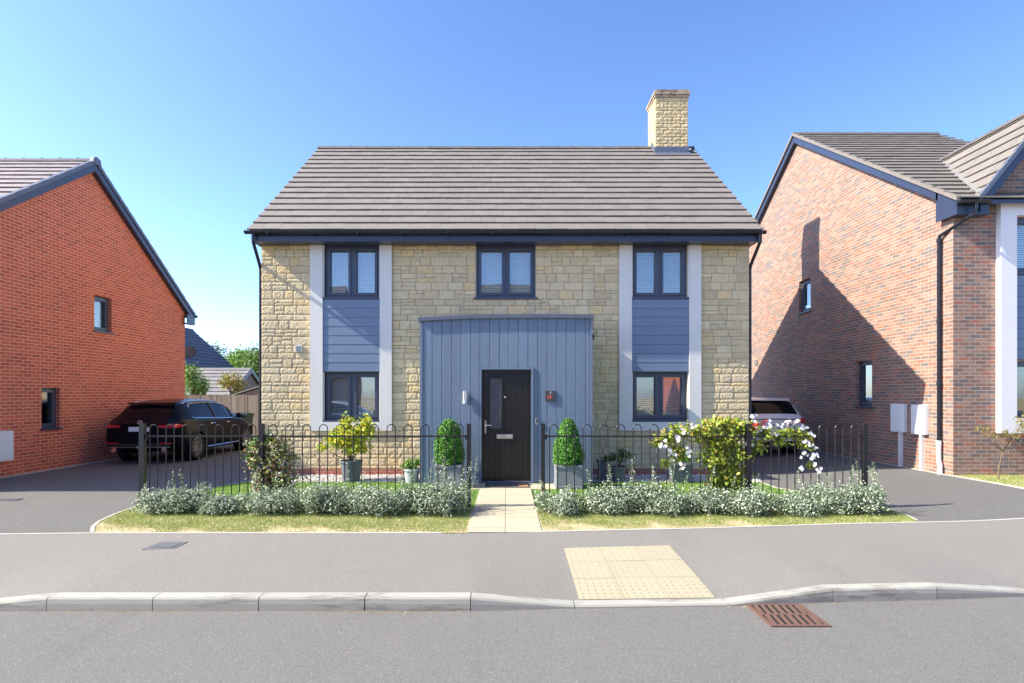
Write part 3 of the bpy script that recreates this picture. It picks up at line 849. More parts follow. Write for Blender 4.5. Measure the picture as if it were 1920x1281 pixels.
def stone(mb, F, u0, u1, z0, z1, res, amp, nb):
    g = .0055
    u0 += g; u1 -= g; z0 += g; z1 -= g
    if u1 - u0 < .02 or z1 - z0 < .02: return
    nx = max(2, int(round((u1 - u0) / res))); nz = max(2, int(round((z1 - z0) / res)))
    if res > .5: nx = nz = 1
    base = random.uniform(-.003, .003)
    big = random.uniform(-1, 1) * amp * .5
    vs = []; idx = {}
    for j in range(nz + 1):
        for i in range(nx + 1):
            eu = i in (0, nx); ez = j in (0, nz)
            e = eu or ez
            n = nb + base + (0 if e else .004 + random.uniform(-.4, 1) * amp) + big * (i / nx - .5)
            if e: n += random.uniform(-.0015, .0015)
            ju = random.uniform(-1, 1) * (.0035 if e else res * .18); jz = random.uniform(-1, 1) * (.0035 if e else res * .18)
            if eu and ez: # knocked corners
                ju = (.004 if i == 0 else -.004); jz = (.004 if j == 0 else -.004)
            idx[i, j] = len(vs); vs.append(F.p(u0 + (u1 - u0) * i / nx + ju, n, z0 + (z1 - z0) * j / nz + jz))
    fs = [(idx[i, j], idx[i + 1, j], idx[i + 1, j + 1], idx[i, j + 1]) for i in range(nx) for j in range(nz)]
    ring = [(i, 0) for i in range(nx)] + [(nx, j) for j in range(nz)] + [(i, nz) for i in range(nx, 0, -1)] + [(0, j) for j in range(nz, 0, -1)]
    b0 = len(vs)
    for i, j in ring:
        p = vs[idx[i, j]]; vs.append(p - F.N * .03)
    L = len(ring)
    for k in range(L):
        a = idx[ring[k]]; b = idx[ring[(k + 1) % L]]
        fs.append((a, b0 + k, b0 + (k + 1) % L, b))
    mb.add(vs, fs)

# ------------------------------------------------------------------ the stone house
YF = 12.15
house = empty('stone_house', (0, 15.9, 0), 'detached buff stone house with grey tiled roof, stone chimney and blue boarded porch', 'house')
FF = Fr((0, YF, 0), (1, 0, 0), (0, -1, 0))
XL, XR, YB = -5.24, 5.18, 20.1
HOLES = [(-3.89, -2.72, 3.78, 4.93), (-.65, .615, 3.78, 4.93), (2.68, 3.86, 3.78, 4.93), (-3.89, -2.72, 1.165, 2.20), (2.68, 3.86, 1.165, 2.20)]
m = MB()
holed(m, FF, XL, XR, 0, 4.97, HOLES, .28, n=-.014)
m.build('wall', 'stone_mortar', house)
def iv(z):
    cuts = [(-4.185, -2.445), (2.395, 4.14)] if z > .94 else []
    if z > 3.745: cuts.append((-.66, .625))
    if z < 3.10: cuts.append((-1.55, 1.5))
    cuts.sort(); out = []; a = XL
    for c, d in cuts: out.append((a, c)); a = d
    out.append((a, XR)); return out
_k = [0]
def _low(z):
    _k[0] += 1; return (.145, .072, .155, .08, .14)[_k[0] % 5]
sty = lambda z: _low(z) if z < 2.15 else random.choice((.16, .19, .21, .13, .175))
mb = MB(); stones(FF, iv, .125, 4.97, [.94, 3.745, 2.15, 3.10], sty, mb, .030, .0042)
mb.build('stonework', 'stone', house)
m = MB(); m.box(XL - .005, XR + .005, YF - .004, YF + .09, -.1, .118); m.build('plinth', 'plinth', house)
# side and rear walls
for sx, U, N, nm in ((XL, (0, 1, 0), (-1, 0, 0), 'l'), (XR, (0, 1, 0), (1, 0, 0), 'r')):
    Fs = Fr((sx, 0, 0), U, N)
    m = MB(); m.prism([(sx - (.02 if sx > 0 else -.02), YF + .005, 0), (sx - (.02 if sx > 0 else -.02), YB, 0), (sx - (.02 if sx > 0 else -.02), YB, 4.95), (sx - (.02 if sx > 0 else -.02), 16.15, 8.52), (sx - (.02 if sx > 0 else -.02), YF + .005, 5.22)], (-.25 if sx > 0 else .25, 0, 0))
    m.build('wall', 'stone_mortar', house)
    m = MB()
    def gi(z):
        if z < 5.0: return [(YF + .01, YB)]
        t = (z + .1 - 5.1) / 3.6; return [(12 + 4.15 * t + .12, YB - (YB - 16.15) * t - .12)] if t < .93 else []
    stones(Fs, gi, .1, 8.45, [], lambda z: random.choice((.17, .2, .15)), m, 1, .004, -.005)
    m.build('stonework', 'stone', house)
m = MB(); m.box(XL, XR, YB - .25, YB, 0, 4.95); m.build('wall', 'stone_mortar', house)

# roof
rf = MB()
RE, RZ, RY, RT = 11.72, 5.085, 16.17, 8.70
Sv = Vector((0, RY - RE, RT - RZ)); RL = Sv.length
tiles((-5.345, RE, RZ), (1, 0, 0), Sv, 10.64, RL, RL / 16, .33, rf)
Sb = Vector((0, -(RY - RE), RT - RZ))
tiles((-5.345, 2 * RY - RE, RZ), (1, 0, 0), Sb, 10.64, RL, RL / 16, .33, rf)
roof = rf.build('roof', 'tile', house)
m = MB()
m.prism([(-5.33, RE + .03, RZ + .01), (-5.33, RY, RT - .005), (-5.33, 2 * RY - RE - .03, RZ + .01), (-5.33, 2 * RY - RE - .03, RZ - .06), (-5.33, RY, RT - .10), (-5.33, RE + .03, RZ - .06)], (10.61, 0, 0))
m.build('roof_deck', 'navy', roof)
m = MB(); ridge(m, (-5.35, RY, RT + .035), (4.09, RY, RT + .035), .12, 21); m.build('ridge_tiles', 'ridge', roof)
m = MB(); ridge(m, (5.05, RY, RT + .035), (5.30, RY, RT + .035), .12, 1); m.build('ridge_tiles', 'ridge', roof)
# chimney
CX0, CX1, CY0, CY1, CZ = 4.12, 5.03, 15.77, 16.60, 10.14
m = MB(); m.box(CX0 + .016, CX1 - .016, CY0 + .016, CY1 - .016, 7.9, CZ - .01)
ch = m.build('chimney', 'stone_mortar', house)
m = MB()
for F, a, b in ((Fr((0, CY0, 0), (1, 0, 0), (0, -1, 0)), CX0, CX1), (Fr((CX0, 0, 0), (0, 1, 0), (-1, 0, 0)), CY0 + .02, CY1 - .02),
                (Fr((CX1, 0, 0), (0, 1, 0), (1, 0, 0)), CY0 + .02, CY1 - .02), (Fr((0, CY1, 0), (1, 0, 0), (0, 1, 0)), CX0, CX1)):
    z = 8.2; k = 0
    while z < CZ - .20:
        h = (.11, .072)[k % 2]; k += 1
        h = min(h, CZ - .195 - z)
        u = a + (0 if k % 2 else -.12)
        while u < b - .02:
            w = .235; x0, x1 = max(u, a), min(u + w, b)
            if b - x1 < .06: x1 = b
            stone(m, F, x0, x1, z, z + h, .045, .009, 0)
            u = x1
        z += h
m.build('stonework', 'chimney_stone', ch)
m = MB()
for z0, z1, o in ((CZ - .20, CZ - .125, .022), (CZ - .12, CZ - .05, .045), (CZ - .045, CZ + .02, .02)):
    n = 5; w = (CX1 - CX0 + 2 * o) / n
    for i in range(n):
        m.box(CX0 - o + i * w + .003, CX0 - o + (i + 1) * w - .003, CY0 - o + random.uniform(-.004, .004), CY0 + .25, z0, z1)
        m.box(CX0 - o + i * w + .003, CX0 - o + (i + 1) * w - .003, CY1 - .25, CY1 + o, z0, z1)
    for i in range(2):
        a = CY0 + .253 + i * (CY1 - CY0 - .506) / 2; b = a + (CY1 - CY0 - .506) / 2 - .004
        m.box(CX0 - o + random.uniform(-.004, .004), CX0 + .3, a, b, z0, z1); m.box(CX1 - .3, CX1 + o, a, b, z0, z1)
m.build('chimney_cap', 'cap_stone', ch)
m = MB(); m.box(CX0 + .1, CX1 - .1, CY0 + .1, CY1 - .1, CZ - .02, CZ + .03); m.build('flaunching', 'stone_mortar', ch)
# lead flashing
m = MB()
zr = lambda y: RZ + (y - RE) * (RT - RZ) / (RY - RE)
m.box(CX0 - .012, CX1 + .012, CY0 - .014, CY0 + .02, zr(CY0) - .02, zr(CY0) + .20)
m.prism([(CX0 - .03, CY0 - .17, zr(CY0 - .17) + .045), (CX1 + .06, CY0 - .17, zr(CY0 - .17) + .045), (CX1 + .06, CY0, zr(CY0) + .05), (CX0 - .03, CY0, zr(CY0) + .05)], (0, 0, .008))
for k in range(4):
    a = CY0 + k * .1; m.box(CX0 - .02 - k * .001, CX0 + .01, a - .01, a + .115, zr(a) - .02, zr(a) + .21)
    m.box(CX1 - .01, CX1 + .02 + k * .001, a - .01, a + .115, zr(a) - .02, zr(a) + .21)
m.tube([(CX1 + .03, CY0 - .05, zr(CY0) + .12), (CX1 + .14, CY0 + .02, zr(CY0) + .07), (CX1 + .20, CY0 - .04, zr(CY0) + .05)], .035, 6)
m.build('flashing', 'lead', ch)

# eaves
m = MB(); m.box(-5.29, 5.235, 11.79, 11.812, 4.885, 5.07); m.box(-5.29, -5.265, 11.812, 12.3, 4.885, 5.20); m.box(5.21, 5.235, 11.812, 12.3, 4.885, 5.20)
fa = m.build('fascia', 'navy', house)
m = MB(); m.box(-5.265, 5.21, 11.812, YF + .02, 4.887, 4.90); m.build('soffit', 'navy', house)
m = MB()
prof = [(math.cos(a) * .056, math.sin(a) * .056) for a in [math.pi + math.pi * k / 10 for k in range(11)]]
yc, zc_ = 11.705, 5.068
pts = [(y, z) for y, z in prof] + [(y * .9, z * .9) for y, z in reversed(prof)]
m.prism([(-5.385, yc + y, zc_ + z) for y, z in pts], (10.715, 0, 0))
m.tube([(-5.385, yc - .055, zc_ + .001), (5.33, yc - .055, zc_ + .001)], .006, 6)
for xx in [-5.383, 5.322]:
    m.prism([(xx, yc + y, zc_ + z) for y, z in prof], (.006, 0, 0))
k = -4.9
while k < 5.3:
    m.box(k - .014, k + .014, yc - .0585, yc + .085, zc_ - .062, zc_ + .004); k += .92
gut = m.build('gutter', 'gutter', house)
for sx, xw in ((-1, -5.275), (1, 5.215)):
    m = MB()
    xo = sx * 5.22
    m.tube([(xo, 11.71, 5.03), (xo, 11.715, 4.86), (xw + sx * .005, 12.17, 4.48), (xw, 12.20, 4.40)], .034, 10)
    m.tube([(xw, 12.20, 4.42), (xw, 12.20, .02)], .034, 10)
    for zz in (4.42, 2.6, .9): m.lathe([(.039, 0), (.039, .06)], (xw, 12.20, zz), 12)
    m.build('downpipe', 'gutter', house, smooth=False)

# render surrounds, cladding, windows
for a0, a1, b0, b1 in ((-4.185, -3.915, -2.70, -2.445), (2.395, 2.665, 3.885, 4.14)):
    m = MB()
    m.box(a0, a1, YF - .05, YF + .02, .94, 4.89); m.box(b0, b1, YF - .05, YF + .02, .94, 4.89)
    m.box(a1, b0, YF - .05, YF + .02, .94, 1.128)
    m.build('window_surround', 'render', house)
    m = MB(); z = 2.205; k = 0; hh = (3.742 - 2.205) / 8
    for k in range(8):
        q0, q1 = z + k * hh, z + (k + 1) * hh - .004
        m.prism([(a1 - .006 + .006, YF - .034, q0), (a1, YF - .029, q1), (a1, YF + .02, q1), (a1, YF + .02, q0)], (b0 - a1, 0, 0))
    m.build('cladding', 'cladding', house)
    m = MB(); m.box(a1 + .002, b0 - .002, YF - .03, YF + .05, 2.19, 2.203); m.build('drip_trim', 'frame', house)
    for xa_, xb_, za_, zb2 in ((a1, a1 + .025, 1.13, 2.19), (b0 - .02, b0, 1.13, 2.19), (a1, a1 + .025, 3.79, 4.89), (b0 - .02, b0, 3.79, 4.89)):
        m = MB(); m.box(xa_, xb_, YF - .01, YF + .06, za_, zb2); m.build('reveal', 'render', house)
wl = [None] * 5
window(house, FF, -3.89, -2.72, 3.785, 4.90, 2, .06, (.044, R(52)), label='open-topped upper window left of the porch')['label'] = 'upper window at the left with closed white blinds'
window(house, FF, -.65, .615, 3.785, 4.90, 2, .06, (.044, R(52)), label='upper window over the porch')
window(house, FF, 2.68, 3.86, 3.785, 4.90, 2, .06, (.044, R(52)), label='upper window at the right with closed white blinds')
window(house, FF, -3.89, -2.72, 1.165, 2.19, 2, .06, (.044, R(38)), label='ground floor window behind the yellow potted shrub')
window(house, FF, 2.68, 3.86, 1.165, 2.19, 2, .06, (.044, R(38)), label='ground floor window right of the porch')
# near-black backing panel behind each window, room darkness put into its colour
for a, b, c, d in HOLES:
    m = MB(); m.box(a - .1, b + .1, YF + .9, YF + .95, c - .2, d + .1); m.build('dark_backing', 'room', house)
# lintel shadow gap strip above centre window
# small wall vent
m = MB(); m.box(-4.505, -4.365, YF - .035, YF, 2.62, 2.76)
v = m.build('wall_vent', 'white_gloss', house)
m = MB()
for k in range(5): m.box(-4.49, -4.38, YF - .045, YF - .035, 2.635 + k * .024, 2.645 + k * .024)
m.build('vent_louvre', 'dark_iron', v)

# ------------------------------------------------------------------ porch
PY = 10.93
def ptop(x): return float(np.interp(x, [-1.68, -1.2, -.6, 0, .6, 1.2, 1.66], [3.135, 3.165, 3.185, 3.195, 3.20, 3.195, 3.185]))
m = MB(); m.prism([(-1.62, PY + .03, 0), (-1.62, YF, 0), (-1.62, YF, 3.1), (-1.62, PY + .03, 3.1)], (.06, 0, 0)); m.prism([(1.56, PY + .03, 0), (1.56, YF, 0), (1.56, YF, 3.1), (1.56, PY + .03, 3.1)], (.06, 0, 0))
m.box(-1.56, -.53, PY + .03, PY + .1, 0, 3.1); m.box(.52, 1.56, PY + .03, PY + .1, 0, 3.1); m.box(-.53, .52, PY + .03, PY + .1, 2.25, 3.1)
m.box(-1.56, 1.56, YF - .03, YF - .02, 0, 3.1)
porch = m.build('porch', 'cladding_v', house)
m = MB(); bw = .184; x = -1.615
while x < 1.58:
    a, b = x + .003, min(x + bw, 1.595) - .003
    parts = [(a, b, .0)]
    if b > -.53 and a < .52:
        parts = []
        if a < -.53 - .02: parts.append((a, -.53, .0))
        parts.append((max(a, -.53), min(b, .52), 2.24))
        if b > .52 + .02: parts.append((.52, b, .0))
    for p, q, z0 in parts:
        j = random.uniform(-.0015, .0015)
        t0, t1 = ptop(p), ptop(q)
        c = .004
        m.add([(p, PY + .03, z0), (q, PY + .03, z0), (q, PY + .03, t1), (p, PY + .03, t0),
               (p, PY + c + j, z0), (q, PY + c + j, z0), (q, PY + c + j, t1), (p, PY + c + j, t0),
               (p + c, PY + j, z0), (q - c, PY + j, z0), (q - c, PY + j, t1), (p + c, PY + j, t0)],
              [(1, 0, 3, 2), (0, 1, 5, 4), (1, 2, 6, 5), (2, 3, 7, 6), (3, 0, 4, 7), (4, 5, 9, 8), (5, 6, 10, 9), (6, 7, 11, 10), (7, 4, 8, 11), (8, 9, 10, 11)])
        if z0 == 0 or True:
            for zz in ((2.42,) if z0 else (1.18, 2.42)):
                for xx in (p + .03, q - .03):
                    if q - p > .1: m.lathe([(.004, .002), (.003, -.001)], (xx, PY + j, zz), 6, axis='y')
    x += bw
for xx, s in ((-1.64, -1), (1.62, 1)):
    y = PY + .03
    while y < YF - .02:
        y1 = min(y + .184, YF); m.box(xx - (.02 if s < 0 else 0), xx + (0 if s < 0 else .02), y + .003, y1 - .003, 0, 3.12); y = y1
m.build('cladding', 'cladding_v', porch)
m = MB(); m.box(-1.668, -1.616, PY - .012, PY + .04, 0, 3.13); m.build('corner_trim', 'cladding_v', porch)
m = MB(); m.box(1.597, 1.648, PY - .012, PY + .04, 0, 3.18)
m.build('corner_trim', 'cladding_v', porch)
m = MB(); xs_ = [-1.70, -1.2, -.6, 0, .6, 1.2, 1.68]
for a, b in zip(xs_, xs_[1:]):
    q = [(a, PY - .05, ptop(a) - .02), (b, PY - .05, ptop(b) - .02), (b, PY - .05, ptop(b) + .05), (a, PY - .05, ptop(a) + .05)]
    m.prism(q, (0, YF - PY + .05, .03))
m.build('porch_roof', 'lead', porch)
m = MB(); m.box(-.525, -.482, PY - .022, PY + .06, 0, 2.235); m.box(.470, .515, PY - .022, PY + .06, 0, 2.235); m.box(-.482, .470, PY - .022, PY + .06, 2.192, 2.235)
m.build('door_frame', 'cladding_v', porch)
m = MB(); m.box(-.482, .470, PY - .03, PY + .05, .0, .045); m.build('threshold', 'lead', porch)
# door
m = MB(); DY = PY + .038
m.box(-.482, .470, DY + .006, DY + .05, .045, 2.192)
gw = (-.315, -.105, 1.055, 2.02)
m.box(-.482, -.452, DY - .012, DY + .006, .045, 2.192); m.box(.44, .470, DY - .012, DY + .006, .045, 2.192); m.box(-.452, .44, DY - .012, DY + .006, 2.135, 2.192)
x = -.445
while x < .43:
    a, b = x, min(x + .1065, .435)
    for c, d in ((.055, 2.13),):
        if b > gw[0] and a < gw[1]:
            m.cbox(a + .001, b - .001, DY, DY + .01, .055, gw[2] - .045, .003); m.cbox(a + .001, b - .001, DY, DY + .01, gw[3] + .045, 2.13, .003)
        else: m.cbox(a + .001, b - .001, DY, DY + .01, c, d, .003)
    x = b + .0005
a, b, c, d = gw
m.box(a - .075, a, DY - .001, DY + .006, c, d); m.box(b, b + .05, DY - .001, DY + .006, c, d)
door = m.build('door', 'door', house, label='black boarded front door with a narrow frosted pane')
m = MB(); m.cbox(a - .03, b + .03, DY - .016, DY, d, d + .03, .004); m.cbox(a - .03, b + .03, DY - .016, DY, c - .03, c, .004)
m.cbox(a - .03, a, DY - .012, DY, c, d, .004); m.cbox(b, b + .03, DY - .012, DY, c, d, .004); m.build('pane_moulding', 'door', door)
m = MB(); m.box(a, b, DY - .006, DY + .004, c, d); m.build('pane', 'frost', door)
m = MB(); m.cbox(-.195, .12, DY - .014, DY + .002, .855, .945, .006); m.cbox(-.18, .105, DY - .02, DY - .012, .872, .928, .004)
m.build('letterbox', 'steel', door)
m = MB(); m.cbox(-.425, -.395, DY - .012, DY + .002, .965, 1.215, .004)
m.tube([(-.41, DY - .005, 1.12), (-.41, DY - .055, 1.12), (-.39, DY - .06, 1.12), (-.295, DY - .058, 1.12)], .009, 8)
m.lathe([(.009, 0), (.009, -.016)], (-.41, DY, 1.02), 10, axis='y'); m.build('handle', 'steel', door)
m = MB(); m.lathe([(.013, 0), (.013, -.008), (.007, -.012)], (-.025, DY, 1.66), 12, axis='y'); m.build('peephole', 'steel', door)
# wall light
m = MB(); m.cbox(-.845, -.755, PY - .02, PY, 1.60, 1.74, .005); m.lathe([(.034, 0), (.040, .004), (.040, .17), (.034, .176)], (-.80, PY - .06, 1.60), 16)
wl_ = m.build('wall_light', 'steel', porch)
m = MB(); m.lathe([(.036, 0), (.036, .06)], (-.80, PY - .06, 1.54), 14); m.lathe([(.012, 0), (.03, .012)], (-.80, PY - .06, 1.528), 12); m.build('sensor', 'pvc_white', wl_)
# plaque
m = MB(); m.cbox(.738, .935, PY - .022, PY - .004, 1.585, 1.785, .004); pq = m.build('house_plaque', 'slate', porch)
m = MB()
for k in range(17):
    aa = k * 2.4; rr = .012 + .0026 * k; cx_, cz2 = .832 + math.cos(aa) * rr, 1.662 + math.sin(aa) * rr * .75
    m.lathe([(.011, 0), (.006, -.003)], (cx_, PY - .022, cz2), 6, axis='y')
m.build('flower_motif', 'red_paint', pq)
m = MB(); m.tube([(.855 + .020 * math.cos(t_), PY - .023, 1.742 + .020 * math.sin(t_)) for t_ in [R(60 + 25 * k) for k in range(9)]], .0035, 5); m.build('crescent_mark', 'white_paint', pq)
m = MB(); m.cbox(.555, .602, PY - .028, PY, 1.135, 1.265, .008); db = m.build('doorbell', 'steel', porch)
m = MB(); m.cbox(.563, .594, PY - .031, PY - .026, 1.17, 1.255, .003); m.build('lens_panel', 'plastic', db)
m = MB(); m.box(1.64, 1.68, PY + .01, PY + .09, 2.77, 2.88); m.lathe([(.022, 0), (.022, -.04)], (1.665, PY + .01, 2.825), 10, axis='y'); m.build('camera_unit', 'plastic', porch)
for o in porch.children: pass

# door mat
t = empty('door_mat', (0.02, 10.62, .006), 'dark rubber door mat with four square panels in front of the black door', 'door mat')
m = MB(); m.box(-.40, .42, 10.40, 10.86, .007, .017); m.build('mat_base', 'mat_dark', t)
for k in range(4):
    m = MB(); m.box(-.375 + k * .197, -.195 + k * .197, 10.425, 10.835, .017, .022)
    m.build('mat_panel', 'mat_brown' if k > 2 else 'mat_dark', t)

# ------------------------------------------------------------------ left red brick house
lh = empty('brick_house', (-15, 14, 0), 'bright red brick house with plum roof tiles at the left edge', 'house')
WX = -10.6
FL = Fr((WX, 0, 0), (0, 1, 0), (1, 0, 0))
LRY, LRZ, LSL = 14.46, 7.64, .71
LY0, LY1 = 9.75, 18.75
lz = lambda y: LRZ - LSL * abs(y - LRY)
m = MB()
hl = [(14.63, 15.27, 3.37, 4.28), (12.97, 13.50, .93, 1.87)]
zt_ = 4.30
holed(m, FL, LY0, LY1, -.05, 3.30, hl[1:], .10)
za = lz(LY0) - .12; ya = LY0 + (zt_ - za) / LSL; zb_ = lz(LY1) - .12
holed(m, FL, ya, LY1, 3.30, zt_, hl[:1], .10)
m.add([FL.p(LY0, 0, 3.30), FL.p(ya, 0, 3.30), FL.p(ya, 0, zt_), FL.p(LY0, 0, za)], [(0, 1, 2, 3)])
m.add([FL.p(ya, 0, zt_), FL.p(LY1, 0, zt_), FL.p(LY1, 0, zb_), FL.p(LRY, 0, LRZ - .12)], [(0, 1, 2, 3)])
m.box(-20, WX - .3, LY0, LY0 + .25, -.05, lz(LY0) - .1); m.box(-20, WX - .3, LY1 - .25, LY1, -.05, lz(LY1) - .1)
m.box(WX - .3, WX - .001, LY0, LY0 + .25, -.05, lz(LY0) - .13); m.box(WX - .3, WX - .001, LY1 - .25, LY1, -.05, lz(LY1) - .13)
m.prism([(-20, LY0, 0), (-20, LY1, 0), (-20, LY1, lz(LY1) - .1), (-20, LRY, LRZ - .1), (-20, LY0, lz(LY0) - .1)], (-.2, 0, 0))
m.build('wall', 'redbrick', lh)
EY0, EY1 = LY0 - .38, LY1 + .32
m = MB()
L0 = Vector((0, LRY - EY0, LRZ - lz(EY0))); L1 = Vector((0, LRY - EY1, LRZ - lz(EY1)))
tiles((-20.1, EY0, lz(EY0)), (1, 0, 0), L0, 9.66, L0.length, .345, .33, m)
tiles((-20.1, EY1, lz(EY1)), (1, 0, 0), L1, 9.66, L1.length, .345, .33, m)
lroof = m.build('roof', 'tile_red', lh)
m = MB(); m.prism([(-20.1, EY0 + .02, lz(EY0)), (-20.1, LRY, LRZ), (-20.1, EY1 - .02, lz(EY1)), (-20.1, EY1 - .02, lz(EY1) - .08), (-20.1, LRY, LRZ - .1), (-20.1, EY0 + .02, lz(EY0) - .08)], (9.58, 0, 0)); m.build('roof_deck', 'navy', lroof)
m = MB(); ridge(m, (-20.1, LRY, LRZ + .04), (-10.44, LRY, LRZ + .04), .12, 21); m.build('ridge_tiles', 'ridge', lroof)
vx = -10.47
m = MB()
for y1 in (EY0, EY1):
    s = 1 if y1 > LRY else -1
    q = [(vx, LRY, LRZ - .03), (vx, y1, lz(y1) - .03), (vx, y1, lz(y1) - .22), (vx, LRY, LRZ - .25)]
    m.prism(q, (.022, 0, 0))
m.prism([(vx + .0, EY1 + .0, lz(EY1) - .02), (vx, EY1 - .45, lz(EY1) - .02), (vx, EY1 - .45, lz(EY1) - .33), (vx, EY1, lz(EY1) - .33)], (.026, 0, 0))
m.box(WX, vx, EY1 - .45, EY1, lz(EY1) - .33, lz(EY1) - .30)
m.build('bargeboard', 'navy', lh)
m = MB()
for y1 in (EY0, EY1):
    nseg = 15
    for k in range(nseg):
        a = LRY + (y1 - LRY) * k / nseg; b = LRY + (y1 - LRY) * (k + 1) / nseg
        up = .055 + (.012 if k % 1 == 0 else 0)
        q = [(vx - .06, a, lz(a) + .05), (vx - .06, b, lz(b) + .065), (vx - .06, b, lz(b) - .05), (vx - .06, a, lz(a) - .05)]
        m.prism(q, (.11, 0, 0))
m.build('verge_trim', 'lead', lh)
m = MB(); m.prism([(vx - .02, LRY - .16, LRZ - .08), (vx - .02, LRY + .16, LRZ - .08), (vx - .02, LRY + .12, LRZ + .06), (vx - .02, LRY, LRZ + .11), (vx - .02, LRY - .12, LRZ + .06)], (.09, 0, 0)); m.build('ridge_end_cap', 'lead', lh)
m = MB(); q = [(WX, LRY, LRZ - .20), (WX, EY0, lz(EY0) - .20), (WX, EY0, lz(EY0) - .22), (WX, LRY, LRZ - .22)]; m.prism(q, (.13, 0, 0))
q = [(WX, LRY, LRZ - .20), (WX, EY1, lz(EY1) - .20), (WX, EY1, lz(EY1) - .22), (WX, LRY, LRZ - .22)]; m.prism(q, (.13, 0, 0)); m.build('soffit', 'navy', lh)
m = MB(); m.tube([(-20, EY1 + .05, lz(EY1) - .03), (-10.40, EY1 + .05, lz(EY1) - .03)], .05, 8); m.build('gutter', 'gutter', lh)
window(lh, FL, *hl[0], lights=1, rec=.10, label='small upper gable window with pale blind', blind=(.045, R(65)))
window(lh, FL, *hl[1], lights=1, rec=.10, label='small ground floor gable window')
m = MB(); m.box(WX, WX + .19, 11.2, 12.02, .33, .95); mbx = m.build('meter_box', 'white_gloss', lh, bevel=.01)
m = MB(); m.box(WX + .19, WX + .197, 11.24, 11.98, .37, .91); m.build('door', 'white_gloss', mbx)
m = MB(); m.box(-19.7, WX - .3, LRY - .05, LRY, 0, 7.2); m.build('dark_backing', 'room', lh)  # near-black panel painted as the dark inside of the house
# dish on the rear corner
m = MB()
def dish(c, r, nrm):
    nrm = Vector(nrm).normalized(); a = nrm.cross(Vector((0, 0, 1))).normalized(); b = nrm.cross(a); c = Vector(c)
    vs = [c]; fs = []; N_ = 24
    for i in range(1, 6):
        rr = r * i / 5
        for k in range(N_):
            th = 2 * math.pi * k / N_; vs.append(c + a * math.cos(th) * rr + b * math.sin(th) * rr * 1.08 + nrm * (.22 * rr * rr / r))
    for k in range(N_): fs.append((0, 1 + k, 1 + (k + 1) % N_))
    for i in range(4):
        for k in range(N_): fs.append((1 + i * N_ + k, 1 + (i + 1) * N_ + k, 1 + (i + 1) * N_ + (k + 1) % N_, 1 + i * N_ + (k + 1) % N_))
    m.add(vs, fs)
    m.tube([c + b * .9 * r, c + nrm * .30], .01, 5); m.box(*(sum([[v - .025, v + .025] for v in (c + nrm * .30)], [])))
MATD = 1
dish((-10.60, 19.05, 3.12), .20, (.35, -1, .35)); m.tube([(-10.62, 19.08, 3.1), (-10.75, 18.85, 2.95), (-10.75, 18.75, 2.95)], .02, 6)
m.build('satellite_dish', 'pot_grey', lh)

# ------------------------------------------------------------------ right multi-brick house
rh = empty('brick_house', (11, 17, .08), 'mottled brown brick house at the right edge with a steep front gable', 'house')
RX = 9.0
FRt = Fr((RX, 0, 0), (0, 1, 0), (-1, 0, 0))
RY0, RY1, RRY, RRZ = 11.47, 23.75, 17.6, 9.75
rz = lambda y: RRZ - .653 * abs(y - RRY)
hr = [(16.85, 17.52, 4.22, 5.18), (14.02, 14.66, 1.42, 2.56)]
m = MB()
holed(m, FRt, RY0, RY1, -.02, 5.3, hr, .10)
zs_ = rz(RY0) - .13
m.add([FRt.p(RY0, 0, 5.3), FRt.p(RY1, 0, 5.3), FRt.p(RY1, 0, zs_), FRt.p(RRY, 0, RRZ - .13), FRt.p(RY0, 0, zs_)], [(0, 1, 2, 3, 4)])
FRF = Fr((0, RY0, 0), (1, 0, 0), (0, -1, 0))
hf = [(10.18, 11.64, 4.16, 5.27), (10.18, 11.64, 1.28, 2.38)]
holed(m, FRF, RX, 13.2, -.02, 5.58, hf, .10)
m.add([FRF.p(9.30, 0, 5.58), FRF.p(12.52, 0, 5.58), FRF.p(10.91, 0, 7.50)], [(0, 1, 2)])
m.box(RX + .3, 13.2, RY1 - .2, RY1, 0, 5.3); m.box(13.0, 13.2, RY0 + .2, RY1 - .2, 0, 5.4)
m.prism([(13.19, RY0, 5.3), (13.19, RY1, 5.3), (13.19, RRY, RRZ - .2)], (-.2, 0, 0))
m.build('wall', 'multibrick', rh)
m = MB(); m.box(RX + .5, 12.9, RRY - .05, RRY, 0, 8.5); m.box(RX + .8, 12.9, RY0 + 1.0, RY0 + 1.05, 0, 5.4); m.build('dark_backing', 'room', rh)  # near-black sheets, the unlit inside painted behind the panes
m = MB(); RE0 = 11.17; A = Vector((0, RRY - RE0, RRZ - rz(RE0)))
tiles((8.86, RE0, rz(RE0)), (1, 0, 0), A, 4.5, A.length, .345, .33, m)
RE1 = 24.03; A2 = Vector((0, RRY - RE1, RRZ - rz(RE1)))
tiles((8.86, RE1, rz(RE1)), (1, 0, 0), A2, 4.5, A2.length, .345, .33, m)
